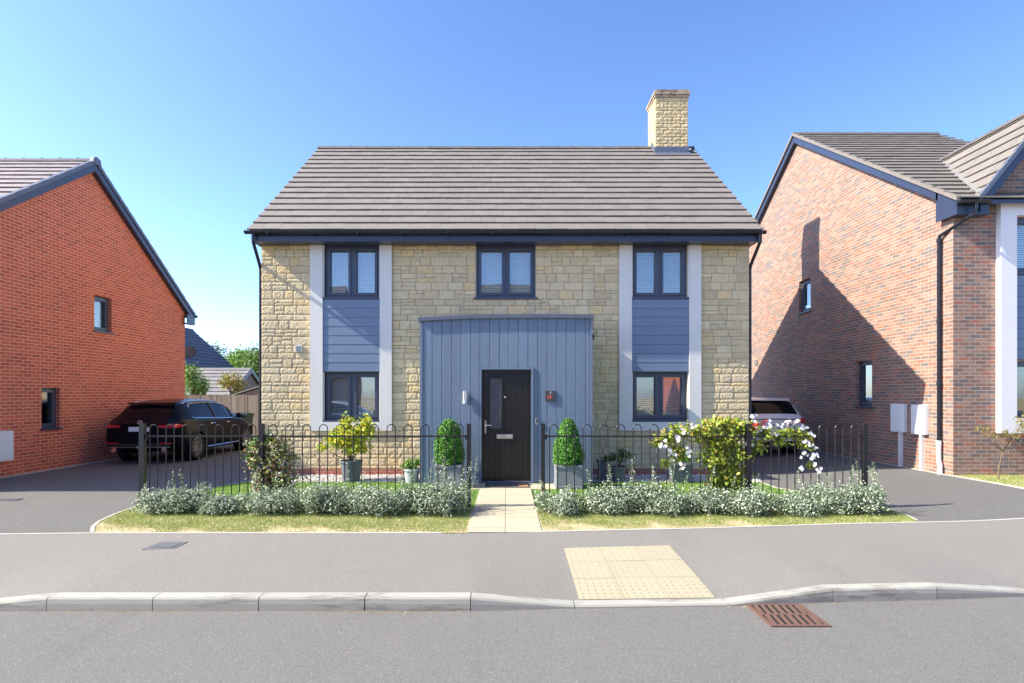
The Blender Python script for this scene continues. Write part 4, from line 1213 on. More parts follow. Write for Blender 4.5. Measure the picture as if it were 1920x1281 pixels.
# cross gable
GX, GZ = 10.91, 7.58
gsl = 1.25
GL = Vector((1.60, 0, 1.60 * gsl))
tiles((GX - 1.60, 11.19, GZ - 1.60 * gsl), (0, 1, 0), GL, 3.6, GL.length, .345, .33, m)
GR = Vector((-1.60, 0, 1.60 * gsl))
tiles((GX + 1.60, 11.19, GZ - 1.60 * gsl), (0, 1, 0), GR, 3.6, GR.length, .345, .33, m)
rroof = m.build('roof', 'tile', rh)
m = MB(); m.prism([(8.88, RE0 + .03, rz(RE0)), (8.88, RRY, RRZ), (8.88, RE1 - .03, rz(RE1)), (8.88, RE1 - .03, rz(RE1) - .08), (8.88, RRY, RRZ - .1), (8.88, RE0 + .03, rz(RE0) - .08)], (4.4, 0, 0))
m.prism([(GX - 1.58, 11.21, GZ - 1.58 * gsl), (GX, 11.21, GZ), (GX + 1.58, 11.21, GZ - 1.58 * gsl), (GX + 1.5, 11.21, GZ - 1.58 * gsl - .05), (GX, 11.21, GZ - .12), (GX - 1.5, 11.21, GZ - 1.58 * gsl - .05)], (0, 3.2, 0))
m.build('roof_deck', 'navy', rroof)
m = MB(); ridge(m, (8.84, RRY, RRZ + .04), (13.3, RRY, RRZ + .04), .12, 10)
m.build('ridge_tiles', 'ridge', rroof); m = MB(); ridge(m, (GX, 11.17, GZ + .035), (GX, 14.45, GZ + .035), .11, 8); m.build('ridge_tiles', 'ridge', rroof)
# valley lead
m = MB()
v0 = Vector((GX - 1.52, 11.28, GZ - 1.52 * gsl + .05)); v1 = Vector((GX - .02, 14.3, GZ + .03))
m.beam(v0, v1, .10, .012, up=(-.6, -.4, .7)); m.build('valley_lead', 'bg_tile_pale', rroof)
m = MB(); bx = 8.875
for y1 in (RE0 + .55, RE1):
    q = [(bx, RRY, RRZ - .03), (bx, y1, rz(y1) - .03), (bx, y1, rz(y1) - .21), (bx, RRY, RRZ - .24)]
    m.prism(q, (.022, 0, 0))
m.prism([(bx, RE0 + .60, rz(RE0 + .6) - .03), (bx, RE0 + .05, rz(RE0) - .03), (bx, RE0 + .05, 5.27), (bx, RE0 + .60, 5.27)], (.022, 0, 0))
q = [(bx + .02, RRY, RRZ - .20), (bx + .02, RE0 + .5, rz(RE0 + .5) - .20), (bx + .02, RE0 + .5, rz(RE0 + .5) - .215), (bx + .02, RRY, RRZ - .215)]
m.prism(q, (.11, 0, 0))
q = [(bx + .02, RRY, RRZ - .20), (bx + .02, RE1, rz(RE1) - .20), (bx + .02, RE1, rz(RE1) - .215), (bx + .02, RRY, RRZ - .215)]
m.prism(q, (.11, 0, 0))
m.box(8.90, 9.53, RE0 + .07, RE0 + .09, 5.27, 5.50); m.box(8.90, 9.53, RE0 + .09, RY0 + .01, 5.27, 5.285); m.box(9.51, 9.53, RE0 + .09, RY0, 5.285, 5.50)
# steep gable barge boards
for s in (-1, 1):
    x0 = GX + s * 1.60
    q = [(GX, 11.20, GZ - .01), (x0, 11.20, GZ - 1.60 * gsl - .01), (x0 - s * .02, 11.20, GZ - 1.60 * gsl - .26), (GX, 11.20, GZ - .30)]
    m.prism(q, (0, .022, 0))
    q = [(GX, 11.222, GZ - .28), (x0 - s * .03, 11.222, GZ - 1.60 * gsl - .24), (x0 - s * .03, 11.222, GZ - 1.60 * gsl - .26), (GX, 11.222, GZ - .30)]
    m.prism(q, (0, .26, 0))
m.build('bargeboard', 'navy', rh)
m = MB()
for s in (-1, 1):
    for k in range(9):
        a, b = k / 9, (k + 1) / 9
        q = [(GX + s * 1.62 * a, 11.17, GZ - 1.62 * a * gsl + .05), (GX + s * 1.62 * b, 11.17, GZ - 1.62 * b * gsl + .065), (GX + s * 1.62 * b, 11.17, GZ - 1.62 * b * gsl - .06), (GX + s * 1.62 * a, 11.17, GZ - 1.62 * a * gsl - .06)]
        m.prism(q, (0, .08, 0))
m.build('verge_trim', 'lead', rh)
m = MB()
for y1 in (RE0, RE1):
    for k in range(20):
        a = RRY + (y1 - RRY) * k / 20; b = RRY + (y1 - RRY) * (k + 1) / 20
        q = [(8.83, a, rz(a) + .045), (8.83, b, rz(b) + .065), (8.83, b, rz(b) - .03), (8.83, a, rz(a) - .03)]
        m.prism(q, (.09, 0, 0))
m.build('verge_trim', 'tile', rh)
m = MB()
m.prism([(8.84, RE0 - .045 + y, rz(RE0) - .045 + z) for y, z in pts], (.62, 0, 0)); m.box(8.84, 8.85, RE0 - .10, RE0 + .01, rz(RE0) - .10, rz(RE0) - .045)
rg = m.build('gutter', 'gutter', rh)
m = MB(); m.tube([(9.18, RE0 - .045, 5.50), (9.18, RE0 - .045, 5.34), (9.1, RE0 - .03, 5.22), (8.93, 11.74, 4.98), (8.93, 11.76, 4.88), (8.93, 11.76, .75)], .034, 10)
for zz in (4.86, 3.2, 1.9): m.lathe([(.043, 0), (.043, .07)], (8.93, 11.76, zz), 12)
dp = m.build('downpipe', 'gutter', rh)
m = MB(); m.lathe([(.05, 0), (.05, .10)], (8.93, 11.76, .66), 12); m.tube([(8.93, 11.76, .7), (8.93, 11.76, .35), (8.93, 11.72, .24), (8.93, 11.72, .04)], .045, 10); m.build('drain_adapter', 'pvc_white', dp)
window(rh, FRt, *hr[0], lights=1, rec=.09, label='tall narrow window high in the gable')
window(rh, FRt, *hr[1], lights=1, rec=.09, label='narrow ground floor window in the shaded gable')
window(rh, FRF, *hf[0], lights=2, rec=.02, blind=(.044, R(50)), label='upper front window in the white surround')
window(rh, FRF, *hf[1], lights=2, rec=.02, label='lower front window in the white surround')
m = MB(); YR = RY0
m.box(9.86, 10.18, YR - .12, YR, .94, 5.56); m.box(11.64, 11.96, YR - .12, YR, .94, 5.56); m.box(10.18, 11.64, YR - .12, YR, .94, 1.24); m.box(10.18, 11.64, YR - .12, YR, 5.29, 5.56)
m.build('window_surround', 'whiterender', rh)
m = MB()
for k in range(8):
    q0 = 2.42 + k * .21; m.prism([(10.181, YR - .075, q0), (10.181, YR - .06, q0 + .206), (10.181, YR - .0, q0 + .206), (10.181, YR - .0, q0)], (1.458, 0, 0))
m.build('cladding', 'cladding', rh)
for (y0, y1), (z0, z1), nm in (((12.78, 13.22), (.86, 1.50), 'a'), ((12.12, 12.55), (.85, 1.49), 'b')):
    m = MB(); m.box(RX - .09, RX, y0, y1, z0, z1); o = m.build('meter_box', 'white_gloss', rh, bevel=.012)
    m = MB(); m.cbox(RX - .095, RX - .09, y0 + .03, y1 - .03, z0 + .035, z1 - .035, .002); m.box(RX - .102, RX - .095, y0 + .05, y0 + .08, z0 + .3, z0 + .34); m.build('door', 'white_gloss', o)
    m = MB(); m.box(RX - .07, RX, y0 + .14, y0 + .20, .05, z0); m.build('conduit', 'pvc_white', o)
m = MB(); m.box(RX - .03, RX, 20.4, 20.62, 2.78, 2.95); m.build('wall_vent', 'dark_iron', rh)

# ------------------------------------------------------------------ houses and car across the road (behind the camera, mirrored in the windows)
def far_house(name, x0, x1, y0, y1, eave, rdg, wallm, roofm, label, doorx, group=None, gable_front=False, zb=-.03):
    e = empty(name, ((x0 + x1) / 2, (y0 + y1) / 2, zb), label, 'house', group)
    F = Fr((0, y1, 0), (-1, 0, 0), (0, 1, 0))
    cx = (x0 + x1) / 2; w = x1 - x0
    holes = [(-(cx - w * .3) - .6, -(cx - w * .3) + .6, 1.0, 2.1), (-(cx + w * .3) - .6, -(cx + w * .3) + .6, 1.0, 2.1),
             (-(cx - w * .3) - .6, -(cx - w * .3) + .6, eave - 1.4, eave - .3), (-(cx + w * .3) - .6, -(cx + w * .3) + .6, eave - 1.4, eave - .3)]
    m = MB(); holed(m, F, -x1, -x0, zb, eave, holes, .12)
    m.box(x0, x0 + .2, y0, y1 - .2, zb, eave); m.box(x1 - .2, x1, y0, y1 - .2, zb, eave); m.box(x0, x1, y0, y0 + .2, zb, eave)
    ym = (y0 + y1) / 2
    if gable_front:
        m.prism([(x0, y1, eave), (x1, y1, eave), (cx, y1, rdg - .1)], (0, -.2, 0))
    else:
        for xx in (x0, x1 - .2): m.prism([(xx, y0, eave), (xx, y1, eave), (xx, ym, rdg - .1)], (.2, 0, 0))
    m.build('wall', wallm, e)
    m = MB()
    if gable_front:
        h = w / 2 + .3; S = Vector((h, 0, (rdg - eave) * h / (w / 2)))
        zz = rdg - S.z
        tiles((x0 - .3, y0 - .2, zz), (0, 1, 0), S, y1 - y0 + .4, S.length, .345, .6, m)
        tiles((x1 + .3, y0 - .2, zz), (0, 1, 0), Vector((-h, 0, S.z)), y1 - y0 + .4, S.length, .345, .6, m)
    else:
        h = (y1 - y0) / 2 + .35; rise = (rdg - eave) * h / ((y1 - y0) / 2); zz = rdg - rise
        tiles((x0 - .1, y1 + .35, zz), (1, 0, 0), Vector((0, -h, rise)), w + .2, math.hypot(h, rise), .345, .6, m)
        tiles((x0 - .1, y0 - .35, zz), (1, 0, 0), Vector((0, h, rise)), w + .2, math.hypot(h, rise), .345, .6, m)
    m.build('roof', roofm, e)
    for h_ in holes: window(e, F, *h_, lights=2, rec=.08, sill=False, blind=(.05, R(60)) if h_[2] > 2.5 else None)
    m = MB(); F2 = F; fbox(m, F, -(doorx) - .45, -(doorx) + .45, 0, .05, zb, 2.1); m.build('door', 'door', e)
    m = MB(); m.box(x0 + .3, x1 - .3, ym - .05, ym, zb, eave); m.build('dark_backing', 'room', e)  # near-black sheet, indoor darkness painted behind the glass
    return e
far_house('brick_house', -6.3, 3.2, -16.5, -8.6, 5.0, 8.9, 'bg_brick', 'tile', 'brown brick house across the road facing the stone house', -1.5)
far_house('brick_house', 10.6, 19.4, -16.0, -8.2, 5.2, 9.2, 'redbrick', 'tile', 'red brick house across the road with a gable to the street', 13, gable_front=True)
far_house('brick_house', -20, -10.5, -16.5, -8.8, 4.9, 8.8, 'bg_brick', 'tile', 'brown brick house across the road opposite the red brick house', -15)

# ------------------------------------------------------------------ cars
def make_car(P, name, label, paint):
    root = empty(name, (0, 0, 0), label, 'car')
    L = P['L']
    it = lambda key, y: float(np.interp(y, [p[0] for p in P[key]], [p[1] for p in P[key]]))
    zs = P['sill']
    def sec(y):
        zt, wm, wr = it('zt', y), it('wm', y), it('wr', y)
        belt = it('belt', y); zb = min(belt, zt - .07); ze = max(zt - it('crown', y), zb + .02)
        wb = wm - .055; zu = zs + it('under', y)
        return [(0, zu), (wm - .14, zu), (wm - .035, zu + .03), (wm - .005, zu + .16), (wm, .60), (wm - .006, .76), (wm - .022, zb - .05), (wb, zb),
                (wb + (wr - wb) * .33, zb + (ze - zb) * .36), (wb + (wr - wb) * .68, zb + (ze - zb) * .70), (wr, ze), (wr - .05, ze + (zt - ze) * .55), (wr - .16, ze + (zt - ze) * .85), (wr * .4, zt - .003), (0, zt)]
    ys = P['ys']
    K = 15
    secs = [sec(y) for y in ys]
    verts = []; n = len(ys); ring = 2 * K - 2
    for y, s in zip(ys, secs):
        for x, z in s: verts.append((x, y, z))
        for x, z in s[-2:0:-1]: verts.append((-x, y, z))
    body_f, side_f, rear_f, front_f = [], [], [], []
    for i in range(n - 1):
        ym = (ys[i] + ys[i + 1]) / 2
        for k in range(ring):
            k2 = (k + 1) % ring
            f = (i * ring + k, (i + 1) * ring + k, (i + 1) * ring + k2, i * ring + k2)
            kk = k if k < K - 1 else ring - 1 - k
            if 7 <= kk <= 9 and P['sg'][0] < ym < P['sg'][1]: side_f.append(f)
            elif kk >= 10 and P['rg'][0] < ym < P['rg'][1] and kk >= 11: rear_f.append(f)
            elif kk >= 11 and P['fg'][0] < ym < P['fg'][1]: front_f.append(f)
            else: body_f.append(f)
    body_f.append(tuple(range(ring - 1, -1, -1))); body_f.append(tuple((n - 1) * ring + k for k in range(ring)))
    b = MB(); b.v = verts; b.f = body_f
    bo = b.build('body', paint, root, smooth=True)
    # wheel arches cut with cylinders
    dg_cut = []
    for wy in P['wheels']:
        for s in (-1, 1):
            c = MB(); c.lathe([(P['arch'], -.32), (P['arch'], .32)], (s * (it('wm', wy)), wy, P['wr_']), 40, axis='x')
            me = bpy.data.meshes.new('cutter'); me.from_pydata([tuple(v) for v in c.v], [], c.f); me.update()
            co = bpy.data.objects.new('cutter', me); COL.objects.link(co)
            bm_ = bo.modifiers.new('cut', 'BOOLEAN'); bm_.operation = 'DIFFERENCE'; bm_.object = co; bm_.solver = 'FAST' if False else 'EXACT'
            dg_cut.append(co)
    bo.modifiers.new('w', 'WEIGHTED_NORMAL')
    dgp = bpy.context.evaluated_depsgraph_get(); dgp.update()
    nm = bpy.data.meshes.new_from_object(bo.evaluated_get(dgp))
    bo.modifiers.clear(); bo.data = nm
    for co in dg_cut: bpy.data.objects.remove(co, do_unlink=True)
    try: nm.set_sharp_from_angle(angle=R(38))
    except Exception: pass
    def sub(fs, nm_, mt, push=0):
        used = sorted({i for f in fs for i in f}); mp = {a: i for i, a in enumerate(used)}
        g = MB(); g.v = [verts[a] for a in used]; g.f = [tuple(mp[a] for a in f) for f in fs]
        return g.build(nm_, mt, root, smooth=True)
    if side_f:
        for sgn, nm_ in ((1, 'side_window'), (-1, 'side_window')):
            sub([f for f in side_f if sum(verts[i][0] for i in f) * sgn > 0], nm_, 'darkglass')
    sub(rear_f, 'rear_window', 'darkglass'); sub(front_f, 'windscreen', 'darkglass')
    def sidex(y, z):
        s = sec(y); zz = [p[1] for p in s[3:11]]; xx = [p[0] for p in s[3:11]]
        return float(np.interp(z, zz, xx))
    # wheel wells
    for wy in P['wheels']:
        for s in (-1, 1):
            xo = it('wm', wy)
            w = MB(); w.lathe([(P['arch'] + .012, 0), (P['arch'] + .012, .24)], (xo - .27 if s > 0 else -xo + .03, wy, P['wr_']), 30, axis='x', caps=False)
            w.build('wheel_arch', 'plastic', root)
            # wheel
            x = s * (xo - .13); r = P['wr_']
            t_ = MB(); prof = [(r * .68, -.105), (r * .80, -.118), (r * .95, -.112), (r, -.085), (r, .085), (r * .95, .112), (r * .80, .118), (r * .68, .105)]
            t_.lathe(prof, (x, wy, r), 36, axis='x', caps=False)
            wh = t_.build('wheel', 'rubber', root, smooth=True)
            rm = MB(); rr = r * .69
            rm.lathe([(rr, -.10), (rr * .97, -.10), (rr * .93, .0), (rr * .93, .1), (rr, .1)], (x, wy, r), 32, axis='x', caps=False)
            rm.lathe([(rr * 1.0, s * .098), (rr * .92, s * .100), (rr * .90, s * .085)], (x, wy, r), 32, axis='x', caps=False)
            rm.lathe([(.001, s * .085), (.032, s * .085), (.036, s * .07), (.036, s * .04)], (x, wy, r), 16, axis='x', caps=False)
            ns = P.get('spokes', 10)
            for k in range(ns):
                th = 2 * math.pi * k / ns
                for dt in (-.09, .09):
                    p0 = Vector((x + s * .072, wy + math.cos(th) * .03, r + math.sin(th) * .03)); p1 = Vector((x + s * .082, wy + math.cos(th + dt) * rr * .95, r + math.sin(th + dt) * rr * .95))
                    rm.beam(p0, p1, .016, .016, up=(1, 0, 0))
            rm.build('rim', 'alloy', wh)
            dk = MB(); dk.lathe([(rr * .93, s * .01), (.001, s * .012)], (x, wy, r), 24, axis='x', caps=False); dk.build('brake_disc', 'plastic', wh)
    return root, sec, sidex, it

def patch(sidex, s, y0, y1, z0, z1, push, ny=8, nz=4, taper=None):
    m = MB(); vs = []
    for i in range(ny + 1):
        y = y0 + (y1 - y0) * i / ny
        a, b = (z0, z1) if not taper else taper(i / ny, z0, z1)
        for j in range(nz + 1):
            z = a + (b - a) * j / nz; vs.append((s * (sidex(y, z) + push), y, z))
    fs = [(i * (nz + 1) + j, (i + 1) * (nz + 1) + j, (i + 1) * (nz + 1) + j + 1, i * (nz + 1) + j + 1) for i in range(ny) for j in range(nz)]
    return m.add(vs, fs)

# black SUV: y = 0 at the tail, nose towards +y
ysS = [0, .03, .07, .12, .18, .24, .30, .36, .42, .48, .55, .62, .70, .80, .92, 1.05, 1.2, 1.4, 1.6, 1.8, 2.0, 2.2, 2.4, 2.6, 2.75, 2.9, 3.05, 3.2, 3.35, 3.5, 3.6, 3.7, 3.85, 4.0, 4.15, 4.3, 4.42, 4.52, 4.60, 4.66]
PS = dict(L=4.66, sill=.24, ys=ysS, sg=(.82, 3.32), rg=(.17, .62), fg=(2.75, 3.5), wheels=(.95, 3.78), arch=.395, wr_=.36, spokes=10,
          zt=[(0, .98), (.05, 1.03), (.14, 1.08), (.24, 1.19), (.36, 1.33), (.48, 1.44), (.60, 1.515), (.75, 1.545), (1.2, 1.58), (1.8, 1.60), (2.3, 1.585), (2.7, 1.53), (3.0, 1.40), (3.3, 1.22), (3.55, 1.09), (3.9, 1.02), (4.3, .93), (4.5, .84), (4.66, .66)],
          belt=[(0, .93), (.3, 1.09), (.9, 1.10), (2.2, 1.05), (3.4, 1.01), (4.66, .6)],
          crown=[(0, .05), (.3, .06), (.7, .09), (2.6, .09), (3.5, .06), (4.66, .05)],
          under=[(0, .16), (.3, .06), (.6, 0), (4.3, 0), (4.66, .08)],
          wm=[(0, .80), (.05, .86), (.15, .905), (.4, .935), (.95, .95), (1.5, .94), (3.2, .935), (3.8, .945), (4.25, .90), (4.5, .80), (4.66, .62)],
          wr=[(0, .72), (.14, .72), (.3, .69), (.6, .655), (1, .64), (2.3, .63), (2.9, .67), (3.4, .74), (3.8, .76), (4.3, .70), (4.66, .5)])
suv, sec, sx_, it_ = make_car(PS, 'parked_car', 'black estate SUV parked beside the red brick house, seen from behind', 'car_black')
for s in (-1, 1):
    t_ = MB()
    # chrome window surround
    tt = [(s * (sec(y)[7][0] + .006), y, sec(y)[7][1] + .002) for y in [.80 + .1 * k for k in range(26)]]
    t_.tube(tt, .016, 5)
    tt = [(s * (sec(y)[10][0] + .007), y, sec(y)[10][1] + .001) for y in [.95 + .1 * k for k in range(23)]]
    t_.tube([(s * (sec(.8)[7][0] + .006), .80, sec(.8)[7][1])] + [(s * (sec(.87)[9][0] + .006), .86, sec(.87)[8][1] + .05)] + tt, .016, 5)
    t_.build('window_trim', 'chrome', suv)
    t_ = MB(); t_.tube([(s * (sec(y)[10][0] - .02), y, sec(y)[10][1] + .055 - (.03 if y in (.7, 2.6) else 0)) for y in (.7, .85, 1.2, 1.6, 2.0, 2.4, 2.6)], .014, 6); t_.build('roof_rail', 'alloy', suv)
    for y in (1.95, 2.98):
        t_ = MB(); yw = y - .02
        p = sec(yw); t_.tube([(s * (p[k][0] + .004), yw, p[k][1]) for k in range(7, 11)], .022, 5); t_.build('pillar', 'plastic', suv)
    for yy_ in (1.42, 2.05, 3.05):
        pts_ = [(s * (sx_(yy_ + (0.0), z) + .0005), yy_ + (.25 * max(0, .62 - z) if yy_ < 1.5 else 0), z) for z in [.42 + .07 * k for k in range(10)]]
        t_ = MB(); t_.tube(pts_, .0035, 4); t_.build('door_seam', 'void', suv)
    for yh in (1.62, 2.55):
        t_ = MB(); z = .93; t_.tube([(s * (sx_(yh, z) + .002), yh, z), (s * (sx_(yh + .03, z) + .03), yh + .03, z), (s * (sx_(yh + .19, z) + .03), yh + .19, z + .005), (s * (sx_(yh + .22, z) + .002), yh + .22, z + .005)], .011, 6)
        t_.build('door_handle', 'chrome', suv)
    t_ = MB(); x = sx_(3.05, 1.0)
    t_.lathe([(.001, -.07), (.05, -.06), (.075, -.02), (.08, .03), (.06, .07), (.001, .085)], (s * (x + .13), 3.02, 1.10), 12, axis='y'); t_.tube([(s * x * .97, 3.08, 1.03), (s * (x + .09), 3.05, 1.06)], .02, 6)
    t_.build('wing_mirror', 'car_black', suv, smooth=True)
    # tail lamp: wraps from tailgate to side
    t_ = patch(sx_, s, .035, .30, .88, .98, .007, taper=lambda u, a, b: (a + .04 * u, b + .01 - .03 * u))
    t_.prism([(s * .46, -.012, .90), (s * .79, -.012, .885), (s * .795, -.012, .955), (s * .49, -.012, .965)], (0, .06, 0))
    t_.build('tail_light', 'taillight', suv)
    t_ = MB(); t_.box(min(s * .50, s * .80), max(s * .50, s * .80), -.022, .03, .50, .528); t_.build('reflector', 'taillight', suv)
    t_ = MB(); t_.lathe([(.065, 0), (.068, -.05), (.05, -.052)], (s * .62, .03, .345), 14, axis='y'); t_.build('exhaust_tip', 'chrome', suv)
    t_ = patch(sx_, s, .5, 1.45, .30, .36, .012); t_ = MB()
    t_.tube([(s * (it_('wm', y) - .0), y, .315) for y in (1.42, 1.8, 2.4, 3.0, 3.28)], .013, 6); t_.build('sill_trim', 'chrome', suv)
    t_ = MB()
    for wy in PS['wheels']:
        t_.tube([(s * (it_('wm', wy + math.cos(R(a)) * .415) + .004), wy + math.cos(R(a)) * .408, .36 + math.sin(R(a)) * .408) for a in range(-5, 186, 10)], .018, 6)
    t_.build('arch_trim', 'plastic', suv)
m = MB(); m.cbox(-.26, .26, -.016, .0, .80, .912, .003); m.build('number_plate', 'white_paint', suv)
m = MB(); m.box(-.76, .76, -.012, .05, .408, .422); m.build('bumper_trim', 'alloy', suv)
m = MB(); m.cbox(-.74, .74, -.010, .03, .43, .50, .01); m.build('lower_bumper', 'plastic', suv)
m = MB(); m.tube([(.055 * math.cos(R(a)), .035 - .02, 1.02 + .055 * math.sin(R(a))) for a in range(0, 361, 20)], .006, 5)
for k in range(3):
    a = R(90 + 120 * k); m.beam((0, .012, 1.02), (.05 * math.cos(a), .012, 1.02 + .05 * math.sin(a)), .011, .008, up=(0, 1, 0))
m.build('badge', 'chrome', suv)
m = MB(); m.tube([(0, .05, .37), (0, -.06, .37), (0, -.08, .40)], .018, 6); m.lathe([(.001, 0), (.02, .008), (.025, .025), (.02, .042), (.001, .05)], (0, -.08, .395), 10); m.build('tow_ball', 'chrome', suv)
m = MB(); m.prism([(-.60, .50, 1.485), (.60, .50, 1.485), (.56, .40, 1.47), (-.56, .40, 1.47)], (0, 0, .03)); m.build('spoiler', 'car_black', suv)
suv.location = (-9.05, 14.02, 0)

# white hatchback
ysW = [0, .03, .07, .12, .17, .22, .28, .34, .40, .46, .53, .60, .70, .80, .95, 1.1, 1.3, 1.6, 1.9, 2.2, 2.5, 2.7, 2.9, 3.1, 3.3, 3.45, 3.6, 3.8, 3.95, 4.05, 4.12, 4.18]
PW = dict(L=4.18, sill=.22, ys=ysW, sg=(.72, 2.95), rg=(.11, .52), fg=(2.45, 3.1), wheels=(.72, 3.3), arch=.36, wr_=.325, spokes=8,
          zt=[(0, .98), (.05, 1.06), (.11, 1.12), (.22, 1.28), (.34, 1.42), (.44, 1.49), (.55, 1.53), (.9, 1.58), (1.5, 1.60), (2.0, 1.58), (2.4, 1.49), (2.8, 1.27), (3.1, 1.10), (3.5, 1.03), (3.9, .90), (4.1, .76), (4.18, .62)],
          belt=[(0, .95), (.25, 1.08), (.8, 1.09), (2.0, 1.04), (3.0, .98), (4.18, .55)],
          crown=[(0, .05), (.3, .06), (.6, .09), (2.4, .09), (3.2, .06), (4.18, .05)],
          under=[(0, .12), (.3, .05), (.6, 0), (3.9, 0), (4.18, .08)],
          wm=[(0, .80), (.05, .845), (.14, .87), (.4, .885), (.8, .89), (3.2, .885), (3.7, .86), (4.0, .76), (4.18, .58)],
          wr=[(0, .74), (.11, .72), (.3, .66), (.55, .615), (1, .61), (2.2, .60), (2.7, .65), (3.1, .71), (3.6, .68), (4.18, .46)])
def hatch(name, label, paint):
    c, sec, sx_, it_ = make_car(PW, name, label, paint)
    for s in (-1, 1):
        t_ = patch(sx_, s, .03, .24, .87, 1.03, .006); t_.prism([(s * .58, -.010, .90), (s * .80, -.010, .88), (s * .79, -.010, 1.0), (s * .62, -.010, 1.0)], (0, .05, 0)); t_.build('tail_light', 'taillight', c)
        t_ = MB(); t_.box(min(s * .52, s * .74), max(s * .52, s * .74), -.018, .03, .44, .465); t_.build('reflector', 'taillight', c)
        t_ = MB(); x = sx_(2.75, 1.0); t_.lathe([(.001, -.06), (.05, -.05), (.07, 0), (.055, .06), (.001, .075)], (s * (x + .12), 2.72, 1.06), 10, axis='y'); t_.tube([(s * x * .97, 2.75, 1.0), (s * (x + .08), 2.74, 1.03)], .018, 6); t_.build('wing_mirror', paint, c, smooth=True)
        for yy_ in (1.05, 1.85, 2.75):
            t_ = MB(); t_.tube([(s * (sx_(yy_, z) + .0005), yy_, z) for z in [.40 + .07 * k for k in range(10)]], .0035, 4); t_.build('door_seam', 'void', c)
        t_ = MB(); yw = 1.82; p = sec(yw); t_.tube([(s * (p[k][0] + .004), yw, p[k][1]) for k in range(7, 11)], .022, 5); t_.build('pillar', 'plastic', c)
    t_ = MB(); t_.cbox(-.26, .26, -.014, .0, .70, .81, .003); t_.build('number_plate', 'white_paint', c)
    t_ = MB(); t_.box(-.74, .74, -.008, .03, .58, .592); t_.build('bumper_seam', 'plastic', c)
    t_ = MB(); t_.cbox(-.70, .70, -.006, .05, .335, .40, .01); t_.build('lower_bumper', 'plastic', c)
    t_ = MB(); t_.lathe([(.03, 0), (.015, .02)], (.12, .95, 1.575), 10); t_.tube([(.12, .95, 1.58), (.12, .86, 1.78)], .005, 5, r1=.002); t_.build('aerial', 'plastic', c)
    t_ = MB(); t_.tube([(0.1, .05, .40), (.1, -.06, .38), (.1, -.09, .42)], .017, 6); t_.lathe([(.001, 0), (.022, .01), (.03, .03), (.022, .05), (.001, .06)], (.1, -.09, .42), 10); t_.build('tow_ball', 'plastic', c)
    t_ = MB(); t_.prism([(-.60, .53, 1.54), (.60, .53, 1.54), (.56, .36, 1.49), (-.56, .36, 1.49)], (0, 0, .025)); t_.build('spoiler', paint, c)
    t_ = MB(); t_.beam((-.02, .10, 1.14), (.35, .24, 1.33), .012, .012); t_.build('wiper', 'plastic', c)
    return c
hw = hatch('parked_car', 'white hatchback parked between the stone house and the right hand brick house', 'car_white')
hw.location = (7.32, 15.5, .055)
hb = hatch('parked_car', 'pale blue hatchback parked across the road', 'car_blue')
hb.location = (-9.6, -1.95, -.145); hb.rotation_euler = (0, 0, R(-90))

# ------------------------------------------------------------------ bow top railings
def railing(name, label, posts, seed):
    random.seed(seed)
    YFN = 8.6
    e = empty(name, ((posts[0][0] + posts[-1][0]) / 2, YFN, 0), label, 'railing', 'bow topped railings along the front garden')
    for x, w in posts:
        m = MB(); m.box(x - w / 2, x + w / 2, YFN - w / 2, YFN + w / 2, -.05, 1.262); m.prism([(x - w / 2, YFN - w / 2, 1.262), (x + w / 2, YFN - w / 2, 1.262), (x + w / 2, YFN + w / 2, 1.262), (x - w / 2, YFN + w / 2, 1.262)], (0, 0, .006))
        m.build('post', 'black_metal', e)
    for (x0, w0), (x1, w1) in zip(posts, posts[1:]):
        a, b = x0 + w0 / 2, x1 - w1 / 2
        m = MB()
        for z in (1.078, .115): m.box(a, b, YFN - .007, YFN + .007, z - .012, z + .012)
        m.box(a, a + .03, YFN - .015, YFN + .015, 1.03, 1.10); m.box(b - .03, b, YFN - .015, YFN + .015, 1.03, 1.10)
        m.build('rail', 'black_metal', e)
        n = int(round((b - a - .12) / .122)); n -= (n % 2 == 0); n = max(n, 1)
        p = (b - a) / (n + 1); r = .0078
        m = MB()
        for k in range(0, n + 1, 2):
            xa = a + (k + .55) * p; xb = xa + p * .98
            if xb > b - .02: break
            rr = (xb - xa) / 2; cx = (xa + xb) / 2
            arc = [(cx - rr * math.cos(R(t_)), YFN, 1.19 + rr * math.sin(R(t_)) * 1.05) for t_ in range(0, 181, 20)]
            m.tube([(xa, YFN, .06)] + arc + [(xb, YFN, .06)], r, 7)
        m.build('bow_bars', 'black_metal', e)
    return e
railing('metal_railing', 'black bow topped railing left of the paved path', [(-5.50, .075), (-3.70, .065), (-.57, .06)], 3)
railing('metal_railing', 'black bow topped railing right of the paved path', [(.55, .058), (3.65, .075), (5.41, .06)], 4)

# ------------------------------------------------------------------ plants
def twigs(name, base, ends, r, mat, parent):
    m = MB()
    for e_ in ends:
        b = Vector(base) + Vector((random.uniform(-.03, .03), random.uniform(-.03, .03), 0)); e_ = Vector(e_)
        mid = (b + e_) / 2 + Vector((random.uniform(-.06, .06), random.uniform(-.06, .06), .04))
        m.tube([b, b * .4 + mid * .6, mid, mid * .4 + e_ * .6, e_], [r, r * .85, r * .7, r * .5, r * .25], 5)
    return m.build(name, mat, parent)

